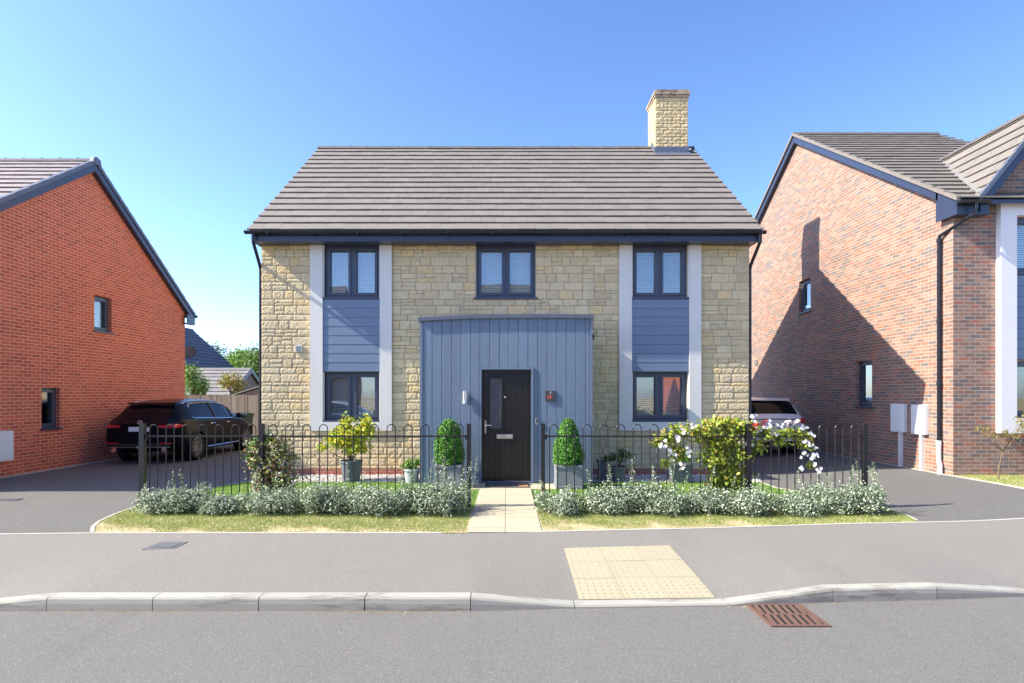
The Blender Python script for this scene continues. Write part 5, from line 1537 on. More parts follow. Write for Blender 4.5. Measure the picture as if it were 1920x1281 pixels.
def hedge_shrub(x, y, rx, ry, h, label, nsprig=5, sprig=.3, seed=0):
    global RNG
    nsprig = max(1, int(nsprig * .7)); sprig *= .85
    random.seed(seed); RNG = np.random.default_rng(seed)
    rx *= 1.06; h *= random.uniform(.86, 1.12)
    e = empty('hedge_shrub', (x, y, 0), label, 'shrub', 'silvery variegated shrubs planted along the railings')
    blobs = []
    for k in range(9):
        a = random.uniform(0, 6.28); q = random.uniform(0, .75)
        bh = h * random.uniform(.55, 1.0)
        blobs.append((x + math.cos(a) * q * rx, y + math.sin(a) * q * ry, bh * .48, rx * random.uniform(.28, .55), ry * random.uniform(.4, .6), bh * .52))
    blobs.append((x, y, h * .4, rx * .9, ry * .85, h * .42))
    n = int(7000 * (rx * h) / (.45 * .45))
    P, d = sample_blobs(blobs, n, .35, .45)
    k = P[:, 2] > .01; P, d = P[k], d[k]
    V = leaves(P, .033, d, .58, .3)
    ex = []
    st = MB()
    for k in range(nsprig):
        sx = x + random.uniform(-.9, .9) * rx; sy = y + random.uniform(-.7, .7) * ry; z0 = h * .6; z1 = h + random.uniform(.3, 1) * sprig
        lean = Vector((random.uniform(-.12, .12), random.uniform(-.08, .08), 0))
        p0 = Vector((sx, sy, z0)); p1 = Vector((sx, sy, z1)) + lean * 1.2
        st.tube([p0, (p0 + p1) / 2 + lean * .2, p1], .003, 4, r1=.0015)
        for j in range(60):
            t_ = random.random(); c = p0 + (p1 - p0) * t_
            w = .032 * (1.15 - t_)
            ex.append((c.x + random.gauss(0, w), c.y + random.gauss(0, w), c.z + random.gauss(0, .015)))
    for k in range(6):
        a = random.uniform(0, 6.28); p1 = Vector((x + math.cos(a) * rx * .6, y + math.sin(a) * ry * .6, h * .7))
        st.tube([(x, y, 0), ((x + p1.x) / 2, (y + p1.y) / 2, h * .3), p1], .006, 5, r1=.002)
    if ex:
        V = np.concatenate([V, leaves(np.array(ex), .025, None, .55, .6)])
    fast_mesh('foliage', V, 4, 'euonymus', e)
    st.build('stem', 'stem_green', e)
    return e
HS = [(-5.08, 8.22, .30, .33, .40, 'silvery shrub at the far left end of the hedge, beside the left driveway', 3, .22),
      (-4.62, 8.25, .38, .33, .42, 'silvery shrub with short sprigs second from the left end of the hedge', 4, .26),
      (-4.02, 8.2, .42, .34, .36, 'pale silvery shrub in front of the red tinged rambling bush', 2, .15),
      (-3.28, 8.18, .44, .36, .38, 'silvery shrub in front of the second railing post from the left', 4, .25),
      (-2.55, 8.22, .42, .34, .44, 'greener silvery shrub below the yellow potted shrub', 5, .36),
      (-1.85, 8.2, .42, .36, .40, 'silvery shrub in front of the small pale pot', 5, .32),
      (-1.25, 8.22, .38, .36, .47, 'silvery shrub in front of the left topiary', 5, .38),
      (-.82, 8.22, .33, .38, .55, 'tall silvery shrub left of the path with long upright shoots', 9, .42),
      (.78, 8.2, .34, .36, .42, 'silvery shrub spilling over the right edge of the path', 3, .18),
      (1.42, 8.22, .40, .36, .47, 'silvery shrub in front of the right topiary', 6, .30),
      (2.10, 8.2, .42, .36, .45, 'silvery shrub in front of the dark leaved potted shrub', 6, .32),
      (2.82, 8.2, .42, .36, .40, 'silvery shrub left of the climbing rose', 5, .34),
      (3.45, 8.15, .42, .38, .42, 'pale silvery shrub at the foot of the climbing rose', 3, .2),
      (4.15, 8.2, .42, .36, .42, 'silvery shrub right of the middle post of the right railing', 5, .36),
      (4.66, 8.2, .36, .36, .46, 'silvery shrub with tall shoots near the right end of the hedge', 7, .42),
      (5.10, 8.22, .31, .38, .44, 'silvery shrub at the far right end of the hedge, beside the right driveway', 6, .36)]
for i, h in enumerate(HS): hedge_shrub(*h, seed=100 + i)

# rambling red tinged bush by the second post
random.seed(11); RNG = np.random.default_rng(11)
e = empty('rambling_bush', (-3.62, 8.75, 0), 'rambling bush with mixed green, cream and dark red leaves beside the second railing post', 'bush')
foliage('foliage', [(-3.62, 8.7, .62, .30, .22, .34), (-3.50, 8.7, .92, .24, .2, .20), (-3.80, 8.72, .85, .20, .2, .24), (-3.42, 8.68, .40, .28, .2, .22), (-3.72, 8.7, .32, .22, .2, .22), (-3.36, 8.7, .75, .16, .15, .2)], 3300, .06, 'mixed_leaf', e, .12, .7, .03)
foliage('foliage', [(-3.72, 8.75, .98, .22, .18, .13), (-3.86, 8.75, .80, .14, .16, .2)], 900, .05, 'green_leaf', e, .2, .5)
twigs('stem', (-3.6, 8.72, 0), [(-3.6 + random.uniform(-.3, .3), 8.72 + random.uniform(-.15, .15), random.uniform(.7, 1.22)) for k in range(12)], .009, 'bark', e)

def pot_round(mb, c, r0, r1, h, rim=.018):
    mb.lathe([(.001, 0), (r0, 0), (r1, h - .04), (r1 + rim, h - .038), (r1 + rim, h), (r1 - .008, h), (r1 - .03, h - .05), (.001, h - .05)], c, 32, caps=False)
def potted(name, x, y, pot, soil_z, potmat, label):
    e = empty(name, (x, y, 0), label, 'potted plant')
    p = pot.build('pot', potmat, e, smooth=False)
    return e
# yellow shrub in dark square pot
def sq_pot(x, y, b, t, h, rim=.02):
    m = MB(); vs = []
    for s, z in ((b, 0), (t, h - .05), (t + rim, h - .045), (t + rim, h), (t - .015, h), (t - .03, h - .07)):
        vs += [(x - s, y - s, z), (x + s, y - s, z), (x + s, y + s, z), (x - s, y + s, z)]
    fs = [(i * 4 + k, i * 4 + (k + 1) % 4, (i + 1) * 4 + (k + 1) % 4, (i + 1) * 4 + k) for i in range(5) for k in range(4)] + [(3, 2, 1, 0), (20, 21, 22, 23)]
    return m.add(vs, fs)
random.seed(21); RNG = np.random.default_rng(21)
yx, yy0 = -3.07, 11.25
m = MB(); pot_round(m, (yx, yy0, .0), .165, .205, .41)
e = potted('potted_shrub', yx, yy0, m, .35, 'pot_grey', 'bright yellow leaved shrub in a dark grey pot under the left ground floor window')
m = MB(); m.lathe([(.19, 0), (.001, .002)], (yx, yy0, .362), 20, caps=False); m.build('compost', 'compost', e)
foliage('foliage', [(yx - .05, yy0, .88, .42, .34, .28), (yx + .28, yy0, .98, .24, .26, .24), (yx - .30, yy0, .80, .24, .24, .18), (yx - .08, yy0, 1.10, .17, .2, .22), (yx + .30, yy0, 1.15, .10, .12, .16), (yx - .58, yy0, .68, .12, .1, .07), (yx + .1, yy0, .66, .3, .28, .13)], 1500, .078, 'lime_leaf', e, .15, .4, .52, aspect=.75)
twigs('stem', (yx, yy0, .35), [(yx + random.uniform(-.4, .4), yy0 + random.uniform(-.2, .2), random.uniform(.7, 1.15)) for k in range(11)] + [(yx - .6, yy0, .68)], .011, 'bark', e)
# small pale pot
sx0, sy0 = -1.85, 11.1
m = MB(); pot_round(m, (sx0, sy0, 0), .115, .15, .27)
e = potted('potted_plant', sx0, sy0, m, .2, 'pot_pale', 'small leafy green plant in a small pale grey pot left of the porch')
m = MB(); m.lathe([(.135, 0), (.001, .002)], (sx0, sy0, .225), 20, caps=False); m.build('compost', 'compost', e)
foliage('foliage', [(sx0, sy0, .37, .19, .17, .10), (sx0 - .08, sy0, .33, .14, .12, .07), (sx0 + .1, sy0, .40, .12, .12, .08)], 480, .055, 'green_leaf', e, .1, .4, .22, aspect=.7)
twigs('stem', (sx0, sy0, .22), [(sx0 + random.uniform(-.12, .12), sy0 + random.uniform(-.1, .1), .38) for k in range(8)], .004, 'stem_green', e)
# topiaries
def topiary(x, y, label, seed, pw, ph, W, HH, PR=(.84, .97, 1.0, .93, .80, .60, .38, .08)):
    global RNG
    random.seed(seed); RNG = np.random.default_rng(seed)
    e = empty('topiary_planter', (x, y, .006), label, 'topiary', 'clipped topiary bushes flanking the front door')
    m = MB(); s = pw
    m.cbox(x - s, x + s, y - s, y + s, .006, ph - .05, .006)
    m.cbox(x - s - .012, x + s + .012, y - s - .012, y + s + .012, ph - .055, ph, .005)
    m.cbox(x - s - .008, x + s + .008, y - s - .008, y + s + .008, .007, .05, .004)
    m.build('planter', 'pot_lead', e)
    m = MB(); m.box(x - s + .03, x + s - .03, y - s + .03, y + s - .03, ph - .02, ph + .004); m.build('compost', 'compost', e)
    n = 15000
    t_ = RNG.uniform(0, 1, n) ** 1.0; th = RNG.uniform(0, 6.283, n)
    prof = np.interp(t_, [0, .06, .2, .45, .7, .88, .96, 1.0], PR) * W
    wob = 1 + .09 * np.sin(th * 3 + t_ * 9 + seed) + .05 * np.sin(th * 7 - t_ * 17) + .045 * np.sin(th * 13 + t_ * 31)
    r = prof * wob * RNG.uniform(.80, 1.03, n)
    P = np.stack([x + r * np.cos(th), y + r * np.sin(th), ph + t_ * HH + RNG.normal(0, .006, n)], 1)
    d = np.stack([np.cos(th), np.sin(th), t_ * 1.2 - .3], 1)
    V = leaves(P, .033, unit(d), .6, .25)
    stray = []
    for k in range(26):
        a = random.uniform(0, 6.28); tt = random.uniform(.1, 1.0); rr = float(np.interp(tt, [0, .2, .7, 1], [.9, 1, .8, .15])) * W
        p0 = np.array([x + rr * math.cos(a), y + rr * math.sin(a), ph + tt * HH]); dd = np.array([math.cos(a), math.sin(a), 1.0 + tt]); dd /= np.linalg.norm(dd)
        for j in range(9): stray.append(p0 + dd * j * .007 + RNG.normal(0, .006, 3))
    V = np.concatenate([V, leaves(np.array(stray), .024, None, .55, .4)])
    f_ = fast_mesh('foliage', V, 4, 'box_leaf', e)
    m = MB(); m.lathe([(W * .78, .0)] + [(float(np.interp(q, [0, .06, .2, .45, .7, .88, .96, 1.0], PR)) * W * .78, q * HH) for q in (.1, .25, .4, .6, .8, .93)] + [(.01, HH * .96)], (x, y, ph), 16)
    m.build('inner_growth', 'box_leaf', e, smooth=True)
    return e
topiary(-1.07, 10.55, 'clipped green topiary cone in a lead grey planter left of the front door', 31, .235, .43, .255, .80)
topiary(1.13, 10.50, 'clipped green topiary cone in a lead grey planter right of the front door', 32, .235, .43, .27, .82, (.92, 1.0, .98, .82, .62, .42, .27, .06))
# dark small shrub in pot
random.seed(41); RNG = np.random.default_rng(41)
dx, dy = 2.20, 11.2
m = MB(); pot_round(m, (dx, dy, 0), .11, .145, .30)
e = potted('potted_shrub', dx, dy, m, .3, 'pot_grey', 'small dark leaved shrub in a blue grey pot right of the porch')
m = MB(); m.lathe([(.13, 0), (.001, .002)], (dx, dy, .25), 20, caps=False); m.build('compost', 'compost', e)
foliage('foliage', [(dx, dy, .47, .26, .2, .10), (dx + .18, dy, .52, .15, .12, .08), (dx - .2, dy, .46, .13, .12, .08), (dx + .05, dy, .60, .12, .12, .05)], 900, .045, 'dark_leaf', e, .1, .5, .28)
twigs('stem', (dx, dy, .25), [(dx + random.uniform(-.28, .28), dy + random.uniform(-.1, .1), random.uniform(.45, .6)) for k in range(10)], .005, 'bark', e)
# pedestal
e = empty('pedestal', (1.90, 11.35, 0), 'narrow grey square pedestal standing on the gravel beside the porch', 'pedestal')
m = MB(); m.cbox(1.80, 2.00, 11.25, 11.45, 0, .05, .005); m.cbox(1.83, 1.97, 11.28, 11.42, .05, .37, .006); m.build('column', 'pot_grey', e)
m = MB(); m.cbox(1.80, 2.0, 11.25, 11.45, .37, .41, .006); m.build('top_slab', 'pot_grey', e)
# large dark square pot behind flowers
px_, py_ = 3.37, 11.15
m = sq_pot(px_, py_, .16, .21, .40)
e = potted('potted_plant', px_, py_, m, .3, 'pot_grey', 'tall dark square pot with low green plant behind the white roses')
m = MB(); m.box(px_ - .185, px_ + .185, py_ - .185, py_ + .185, .325, .345); m.build('compost', 'compost', e)
foliage('foliage', [(px_ + .05, py_, .48, .2, .17, .13), (px_ + .12, py_, .42, .16, .15, .1), (px_ - .1, py_, .42, .12, .12, .1)], 700, .05, 'green_leaf', e, .1, .5, .36)
twigs('stem', (px_, py_, .33), [(px_ + random.uniform(-.15, .2), py_ + random.uniform(-.1, .1), .5) for k in range(8)], .004, 'stem_green', e)

# climbing rose along the railing
random.seed(51); RNG = np.random.default_rng(51)
e = empty('climbing_rose', (3.3, 8.75, 0), 'climbing rose with lime green leaves trained along the right railing', 'climbing rose')
B = [(3.28, 8.72, .98, .36, .18, .20), (3.0, 8.70, 1.12, .28, .16, .15), (3.55, 8.70, 1.20, .26, .15, .13), (3.30, 8.70, 1.27, .34, .15, .10), (3.20, 8.70, .75, .30, .18, .22), (3.40, 8.72, .52, .32, .17, .22), (3.22, 8.72, .35, .22, .15, .18), (3.58, 8.70, .78, .20, .15, .20), (3.50, 8.7, .36, .22, .14, .14),
     (2.68, 8.68, 1.15, .24, .11, .11), (2.45, 8.68, 1.02, .20, .10, .10), (2.60, 8.66, .82, .16, .1, .14), (2.28, 8.66, .98, .10, .08, .06), (2.42, 8.66, .66, .08, .07, .07),
     (3.78, 8.66, 1.18, .22, .10, .10), (4.02, 8.66, 1.10, .24, .10, .09), (4.32, 8.66, 1.12, .22, .10, .08), (4.50, 8.66, 1.02, .13, .10, .14), (3.82, 8.66, .92, .14, .09, .12), (4.62, 8.66, .62, .06, .06, .06), (4.15, 8.66, .98, .1, .08, .06)]
foliage('foliage', B, 6200, .062, 'rose_leaf', e, .15, .5, .04, aspect=.6)
ends = [(b[0] + random.uniform(-.1, .1), 8.68, b[2] + random.uniform(-.05, .1)) for b in B]
m = MB()
for k in range(9):
    xx = 3.3 + random.uniform(-.15, .15)
    m.tube([(3.3 + random.uniform(-.1, .1), 8.72, 0), (xx, 8.7, .4), (xx + random.uniform(-.08, .08), 8.7, .8), (xx + random.uniform(-.15, .15), 8.7, 1.15)], [.011, .009, .007, .004], 6)
for d_, xe in ((-1, 2.28), (-1, 2.5), (1, 4.5), (1, 4.3), (1, 4.6)):
    x0 = 3.3 + d_ * .1
    m.tube([(x0, 8.7, .9), (x0 + (xe - x0) * .25, 8.69, 1.14), (x0 + (xe - x0) * .6, 8.67, 1.12), (xe, 8.67, random.uniform(.75, 1.08))], [.008, .006, .004, .002], 5)
m.build('stem', 'bark', e)
def flowers(name, centers, n, r, spread, mat, parent, label=None):
    V = []
    for c in centers:
        c = np.array(c)
        for k in range(n):
            p = c + RNG.normal(0, 1, 3) * spread; nrm = unit((np.array([[RNG.normal(0, .5), -1.0 + RNG.normal(0, .4), .4 + RNG.normal(0, .4)]])))[0]
            a = np.cross(nrm, [0, 0, 1]); a /= np.linalg.norm(a); b = np.cross(nrm, a); ph = RNG.uniform(0, 6.28); rr = r * RNG.uniform(.75, 1.2)
            for j in range(5):
                th = ph + j * 1.2566; d1 = a * math.cos(th) + b * math.sin(th); d2 = -a * math.sin(th) + b * math.cos(th)
                V.append([p, p + d1 * rr * .7 + d2 * rr * .45 + nrm * rr * .18, p + d1 * rr + nrm * rr * .30, p + d1 * rr * .7 - d2 * rr * .45 + nrm * rr * .18])
    return fast_mesh(name, np.array(V), 4, mat, parent, label=label)
FC = [(2.68, 8.58, 1.17), (2.60, 8.58, 1.08), (2.48, 8.56, .86), (2.72, 8.56, .86), (2.32, 8.56, .93), (2.62, 8.55, .62), (2.78, 8.56, 1.25), (2.55, 8.58, .76),
      (3.80, 8.56, 1.20), (3.95, 8.57, 1.26), (4.02, 8.57, 1.12), (4.22, 8.58, 1.28), (4.36, 8.58, 1.33), (4.48, 8.57, 1.22), (4.55, 8.56, 1.10), (4.50, 8.56, .98), (4.62, 8.56, .92), (4.62, 8.55, .78), (4.44, 8.55, .80), (4.64, 8.55, .60), (4.42, 8.55, .60), (3.64, 8.58, .98), (3.70, 8.57, 1.36), (4.12, 8.58, 1.18)]
for k, c in enumerate(FC):
    flowers('flower_cluster', [c], 6 if k not in (3, 2, 17) else 10, .027, .036, 'petal' if k not in (0, 6, 11, 12, 5) else 'petal_pink', e)
flowers('flower_cluster', [(3.74, 8.56, 1.24), (3.86, 8.56, 1.28)], 10, .022, .030, 'petal_red', e, 'red flower cluster over the post')

# young tree on the neighbour's lawn
random.seed(61); RNG = np.random.default_rng(61)
e = empty('young_tree', (9.42, 10.9, .08), 'spindly young tree with sparse leaves on the lawn by the right hand house', 'young tree')
m = MB(); tips = []
b0 = Vector((9.42, 10.9, .08)); fk = Vector((9.50, 10.9, .62))
m.tube([b0, (9.43, 10.9, .3), fk], [.016, .013, .011], 7)
for dx_, dz_ in ((-.42, .42), (-.28, .40), (-.12, .30), (.05, .35), (.22, .30), (.36, .42), (.45, .72), (.30, .60), (.52, .55)):
    tp_ = fk + Vector((dx_, random.uniform(-.1, .1), dz_)); m.tube([fk, fk * .5 + tp_ * .5 + Vector((0, 0, -.04)), tp_], [.008, .005, .002], 5); tips.append(tp_)
m.build('trunk', 'bark', e)
foliage('foliage', [(p.x, p.y, p.z, .10, .08, .10) for p in tips] + [(fk.x + .4, 10.9, fk.z + .5, .16, .1, .2)], 420, .042, 'rust_leaf', e, .05, .5)

# ------------------------------------------------------------------ grass, gravel, litter
def blades(name, pts, h, mat, label, w=.006):
    n = len(pts); a = RNG.uniform(0, 6.283, n); hh = h * RNG.uniform(.5, 1.3, n)
    lean = RNG.normal(0, .35, (n, 2)) * hh[:, None]
    P = np.array(pts); dx_ = np.cos(a) * w / 2; dy_ = np.sin(a) * w / 2
    V = np.zeros((n, 3, 3)); V[:, 0] = P; V[:, 1] = P; V[:, 2] = P
    V[:, 0, 0] -= dx_; V[:, 0, 1] -= dy_; V[:, 1, 0] += dx_; V[:, 1, 1] += dy_
    V[:, 2, 0] += lean[:, 0]; V[:, 2, 1] += lean[:, 1]; V[:, 2, 2] += hh
    o = fast_mesh(name, V, 3, mat, origin=(0, 0, 0)); tag(o, label, 'grass', kind='stuff'); return o
random.seed(71); RNG = np.random.default_rng(71)
def scatter(n, x0, x1, y0, y1, ok):
    out = []
    X = RNG.uniform(x0, x1, n); Y = RNG.uniform(y0, y1, n)
    for x, y in zip(X, Y):
        if ok(x, y): out.append((x, y, gz(x, y) - .006))
    return out
def inverge(x, y): return edge_y(x) + .05 < y < 8.6 and garden_l(y) + .03 < x < garden_r(y) - .03 and not (-.52 < x < .46)
V_ = scatter(110000, -5.7, 5.8, 6.95, 8.6, inverge)
def dryness(x, y):
    t_ = (y - edge_y(x)) / .55
    nz = math.sin(x * 2.3 + 1) * .2 + math.sin(x * 5.1 + y * 3) * .18 + math.sin(x * 11 + y * 9) * .12
    if x > 3.2: t_ += .5
    if x < -4.4: t_ -= .3
    if 0 < x < 2.0: t_ -= .25
    return 1 - t_ + nz
gr, dr = [], []
for p in V_:
    d_ = dryness(p[0], p[1]); d_ = min(max((d_ - .40) / .35, 0), 1)
    if d_ > .9 and random.random() < .62: continue
    (dr if random.random() < min(max(d_, .10), .95) else gr).append(p)
blades('grass', dr, .028, 'grass_dry', 'dry straw coloured grass on the front verge')
blades('grass', gr, .036, 'verge_green', 'green grass on the front verge')
V_ = scatter(62000, -5.6, 5.7, 8.6, 11.12, lambda x, y: garden_l(y) + .03 < x < garden_r(y) - .03 and not (-.51 < x < .46) and not (-.80 < x < 1.38 and y > 10.25) and not (-1.7 < x < 1.7 and y > 10.85))
blades('grass', V_, .034, 'grass_green', 'bright green lawn behind the railings', .007)
V_ = [(x, y, .078) for x, y, z in scatter(26000, 9.0, 11.6, 8.4, 11.45, lambda x, y: x > float(np.interp(y, [8.2, 8.9, 9.8, 10.6, 11.5], [11.2, 9.67, 9.04, 9.06, 9.03])))]
k_ = int(len(V_) * .45)
blades('grass', V_[:k_], .035, 'grass_dry', 'dry grass on the lawn by the right hand house'); blades('grass', V_[k_:], .045, 'grass_green', 'green grass on the lawn by the right hand house')
m = MB()
def pebble(x, y, r):
    z = r * .35; j = [random.uniform(.75, 1.2) for _ in range(6)]
    m.add([(x + r * j[0], y, z), (x, y + r * j[1], z), (x - r * j[2], y, z), (x, y - r * j[3], z), (x + r * .2, y - r * .2, z + r * .6 * j[4]), (x, y, 0)],
          [(0, 1, 4), (1, 2, 4), (2, 3, 4), (3, 0, 4), (1, 0, 5), (2, 1, 5), (3, 2, 5), (0, 3, 5)])
for k in range(9000):
    y = random.uniform(11.12, 12.12); x = random.uniform(garden_l(y) + .02, garden_r(y) - .02)
    if -1.66 < x < 1.66: continue
    pebble(x, y, random.uniform(.010, .026))
o = m.build('gravel', 'pebble', origin=(0, 11.6, 0)); tag(o, 'pale pebble gravel strip along the foot of the stone wall', 'gravel', kind='stuff')
# dry leaves and grit along the kerb
L_ = []
for k in range(420):
    x = random.choice([random.gauss(-3.2, .5), random.gauss(2.3, .25), random.uniform(-4.3, 4.5), random.gauss(-1.1, .3)]); y = kerb_y(x) - abs(random.gauss(0, .035)) - .006
    if k > 380: y -= random.uniform(.05, .9)
    L_.append((x, y, -.143))
V = leaves(np.array(L_), .016, None, .5, 2.5, .3); o = fast_mesh('leaf_litter', V, 4, 'dry_leaf', origin=(0, 4.8, -.145)); tag(o, 'dry leaf litter gathered along the kerb', 'leaf litter', kind='stuff')

# ------------------------------------------------------------------ things behind, left gap
random.seed(81); RNG = np.random.default_rng(81)
t = empty('wooden_fence', (-8.3, 20.6, 0), 'weathered close boarded wooden fence behind the black car', 'fence')
m = MB(); x = -13.0
while x < -5.0:
    w = random.uniform(.095, .105); m.box(x, x + w - .006, 20.6 + random.uniform(-.006, .006), 20.618, .16, 1.70 + random.uniform(-.012, .012)); x += w
m.build('boards', 'fence_wood', t)
m = MB(); m.box(-13, -5, 20.58, 20.62, 0, .15); m.build('gravel_board', 'fence_wood', t)
for x in (-12.9, -11.1, -9.3, -7.5, -5.7):
    m = MB(); m.box(x, x + .1, 20.625, 20.72, 0, 1.66); m.build('post', 'fence_wood', t)
# wheelie bin
t = empty('wheelie_bin', (-9.05, 19.35, 0), 'dark green wheelie bin by the wooden fence beyond the black car', 'wheelie bin')
def bin_body(): 
    m = MB(); c = (-9.05, 19.35)
    vs = []
    for s, z in ((.22, .06), (.285, 1.0)):
        for a, b in ((-1, -1), (1, -1), (1, 1), (-1, 1)): vs.append((c[0] + a * s, c[1] + b * s * 1.15, z))
    m.add(vs, [(3, 2, 1, 0), (4, 5, 6, 7), (0, 1, 5, 4), (1, 2, 6, 5), (2, 3, 7, 6), (3, 0, 4, 7)]); m.box(c[0] - .30, c[0] + .30, c[1] - .345, c[1] + .345, .95, 1.0); return m
bin_body().build('body', 'bin_green', t)
m = MB(); m.prism([(-9.36, 19.0, 1.0), (-9.36, 19.72, 1.0), (-9.36, 19.72, 1.06), (-9.36, 19.35, 1.10), (-9.36, 19.0, 1.04)], (.62, 0, 0)); m.build('lid', 'bin_green', t)
m = MB(); m.tube([(-9.32, 19.76, 1.02), (-8.78, 19.76, 1.02)], .018, 8); m.build('handle', 'plastic', t)
for xx in (-9.30, -8.85):
    m = MB(); m.lathe([(.10, 0), (.10, .05)], (xx, 19.68, .10), 18, axis='x'); m.build('wheel', 'rubber', t)

def bg_house(name, label, x0, x1, y0, y1, eave, rdg, wallm, tile, hip=False, depth_gable=True, cat='house'):
    e = empty(name, ((x0 + x1) / 2, (y0 + y1) / 2, 0), label, cat); ym = (y0 + y1) / 2
    m = MB(); m.box(x0, x1, y0, y1, 0, eave)
    if not hip: 
        for xx in (x0 + .001, x1 - .201): m.prism([(xx, y0, eave), (xx, y1, eave), (xx, ym, rdg - .08)], (.2, 0, 0))
    m.build('wall', wallm, e)
    h = (y1 - y0) / 2 + .3; rise = (rdg - eave) * h / ((y1 - y0) / 2); zz = rdg - rise
    m = MB()
    if hip:
        hx = (y1 - y0) / 2 + .3; X0, X1, Y0, Y1 = x0 - .3, x1 + .3, y0 - .3, y1 + .3
        n = 14
        for k in range(n):  # stepped courses all round
            a, b = k / n, (k + 1) / n + .01
            for (o_, q_) in ((a, b),):
                za, zb = zz + rise * a + .05, zz + rise * q_ + .02
                A = [(X0 + hx * a, Y0 + h * a, za), (X1 - hx * a, Y0 + h * a, za), (X1 - hx * a, Y1 - h * a, za), (X0 + hx * a, Y1 - h * a, za)]
                Bq = [(X0 + hx * q_, Y0 + h * q_, zb), (X1 - hx * q_, Y0 + h * q_, zb), (X1 - hx * q_, Y1 - h * q_, zb), (X0 + hx * q_, Y1 - h * q_, zb)]
                C = [(p[0], p[1], p[2] - .05) for p in A]
                m.add(A + Bq + C, [(0, 1, 5, 4), (1, 2, 6, 5), (2, 3, 7, 6), (3, 0, 4, 7), (8, 9, 1, 0), (9, 10, 2, 1), (10, 11, 3, 2), (11, 8, 0, 3)])
    else:
        tiles((x0 - .12, y0 - .3, zz), (1, 0, 0), Vector((0, h, rise)), x1 - x0 + .24, math.hypot(h, rise), .34, .33, m)
        tiles((x0 - .12, y1 + .3, zz), (1, 0, 0), Vector((0, -h, rise)), x1 - x0 + .24, math.hypot(h, rise), .34, .33, m)
        m.prism([(x0 - .1, y0 - .28, zz), (x0 - .1, ym, rdg), (x0 - .1, y1 + .28, zz), (x0 - .1, ym, rdg - .08)], (x1 - x0 + .2, 0, 0))
    rr = m.build('roof', tile, e)
    if not hip:
        m = MB(); ridge(m, (x0 - .12, ym, rdg + .03), (x1 + .12, ym, rdg + .03)); m.build('ridge_tiles', tile, rr)
        for xx in (x0 - .14, x1 + .115):
            m = MB()
            for yy_, s in ((y0 - .3, 1), (y1 + .3, -1)):
                m.prism([(xx, yy_, zz + .02), (xx, ym, rdg + .02), (xx, ym, rdg - .18), (xx, yy_, zz - .16)], (.025, 0, 0))
            m.build('bargeboard', 'navy', e)
    m = MB(); m.box(x0 - .3, x1 + .3, y0 - .36, y0 - .26, zz - .10, zz + .02); m.build('gutter', 'gutter', e)
    return e
# far bungalow-like roof: eave corner near px 443,693 ; ridge end px 360,619
e = empty('brick_house', (-21.6, 33.5, 0), 'house with a dark grey tiled roof beyond the low garage', 'house')
m = MB(); m.box(-24.3, -18.9, 28.2, 38.9, 0, 3.3)
for yy_ in (28.2, 38.7): m.prism([(-24.3, yy_, 3.3), (-18.9, yy_, 3.3), (-21.6, yy_, 6.0)], (0, .2, 0))
m.build('wall', 'bg_brick', e)
m = MB()
tiles((-18.55, 28.0, 3.42), (0, 1, 0), Vector((-3.05, 0, 2.76)), 11.1, 4.11, .345, .33, m, thick=.03)
tiles((-24.65, 28.0, 3.42), (0, 1, 0), Vector((3.05, 0, 2.76)), 11.1, 4.11, .345, .33, m, thick=.03)
rr = m.build('roof', 'bg_tile', e)
m = MB(); ridge(m, (-21.6, 27.98, 6.21), (-21.6, 39.12, 6.21)); m.build('ridge_tiles', 'bg_tile', rr)
m = MB(); m.prism([(-18.58, 27.99, 3.40), (-21.6, 27.99, 6.15), (-24.6, 27.99, 3.40), (-24.6, 27.99, 3.22), (-21.6, 27.99, 5.97), (-18.58, 27.99, 3.22)], (0, 11.1, 0)); m.build('bargeboard', 'navy', e)
m = MB(); m.tube([(-18.5, 28, 3.38), (-18.5, 39.1, 3.38)], .05, 8); m.build('gutter', 'gutter', e)
m = MB(); m.box(-18.9, -18.87, 30, 31.2, 1, 2.2); m.build('window', 'darkglass', e)
e = bg_house('garage', 'low garage with a pale tiled roof behind the wooden fence', -22, -12.45, 25.6, 29.4, 1.85, 2.96, 'bg_brick', 'bg_tile_pale', cat='garage')
# shed with felt roof
e = empty('garden_shed', (-9.3, 22.8, 0), 'garden shed with a pale felt roof just behind the wooden fence', 'shed')
m = MB(); m.prism([(-10.3, 21.6, 0), (-8.0, 21.6, 0), (-8.0, 21.6, 1.68), (-9.2, 21.6, 2.02), (-10.3, 21.6, 1.68)], (0, 2.2, 0)); m.build('wall', 'fence_wood', e)
m = MB(); m.prism([(-10.42, 21.5, 1.68), (-9.2, 21.5, 2.06), (-7.9, 21.5, 1.68), (-7.9, 21.5, 1.71), (-9.2, 21.5, 2.10), (-10.42, 21.5, 1.71)], (0, 2.4, 0)); m.build('roof', 'felt', e)
m = MB(); m.box(-9.6, -8.8, 21.57, 21.6, 0.05, 1.6); m.build('door', 'fence_wood', e)

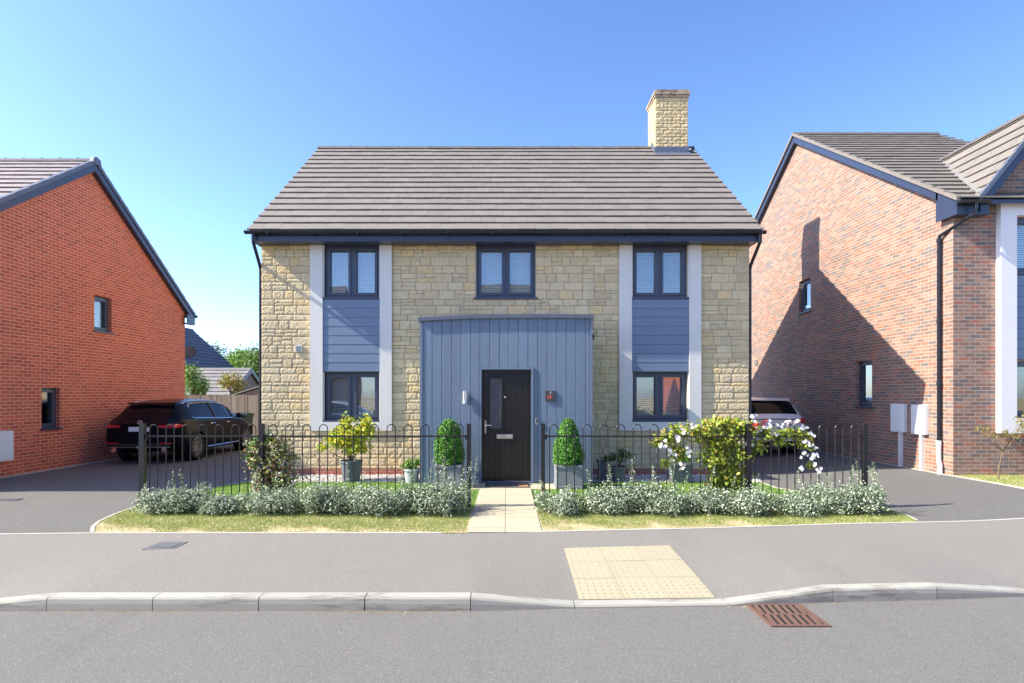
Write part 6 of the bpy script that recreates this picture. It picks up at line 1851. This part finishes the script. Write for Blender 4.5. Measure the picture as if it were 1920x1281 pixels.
def tree(x, y, h, r, label, mat='tree_leaf', n=5000, leaf=.2, seed=0, name='broadleaf_tree', cat='tree', tall=1.0, zlo=.45):
    global RNG
    random.seed(seed); RNG = np.random.default_rng(seed)
    e = empty(name, (x, y, 0), label, cat)
    m = MB(); tips = []
    m.tube([(x, y, 0), (x + .1, y, h * .3), (x, y, h * .55), (x + .05, y, h * .85)], [r * .09, r * .07, r * .05, r * .015], 8)
    B = []
    for k in range(13):
        a = random.uniform(0, 6.28); q = r * random.uniform(.25, .75); z = h * random.uniform(zlo, .9)
        q *= math.sqrt(max(.1, 1 - ((z / h - .62) / .42) ** 2))
        p = (x + math.cos(a) * q, y + math.sin(a) * q, z); tips.append(p)
        m.tube([(x, y, z * .62), ((x + p[0]) / 2, (y + p[1]) / 2, z * .88), p], [r * .035, r * .025, r * .01], 5)
        B.append((*p, r * random.uniform(.28, .42), r * random.uniform(.28, .42), r * random.uniform(.25, .38) * tall))
    B.append((x, y, h * .85, r * .35, r * .35, h * .13))
    m.build('trunk', 'bark', e)
    foliage('crown', B, n, leaf, mat, e, .3, .5)
    return e
tree(-24.0, 46, 6.2, 2.2, 'darker round topped tree rising behind the hipped roof', 'tree_leaf_dark', 4200, .20, 201, tall=1.3)
tree(-24.8, 55, 5.8, 3.0, 'pale green tree low between the hipped roof and the taller tree', 'green_leaf', 5200, .24, 202)
tree(-19.5, 44.5, 5.4, 3.1, 'bright green tree at the left edge of the stone house', 'green_leaf', 6800, .22, 203)
tree(-21.8, 48, 5.1, 2.8, 'bright green tree in the middle of the gap between the houses', 'tree_leaf', 5600, .22, 204)
tree(-16.4, 40, 5.1, 2.6, 'bushy green tree partly hidden behind the stone house', 'tree_leaf', 4200, .2, 205)
tree(-13.2, 24.0, 3.1, .75, 'small green garden tree against the red brick corner', 'green_leaf', 2600, .10, 206, 'garden_tree', 'garden tree', zlo=.2, tall=1.6)
tree(-11.3, 23.6, 2.75, .72, 'small yellow brown garden tree in front of the garage roof', 'rust_leaf', 2000, .10, 207, 'garden_tree', 'garden tree', zlo=.25, tall=1.5)
tree(-12.6, 30.5, 2.5, 1.3, 'yellow green bush beside the garage gable', 'lime_leaf', 2000, .12, 208, 'garden_tree', 'garden tree')
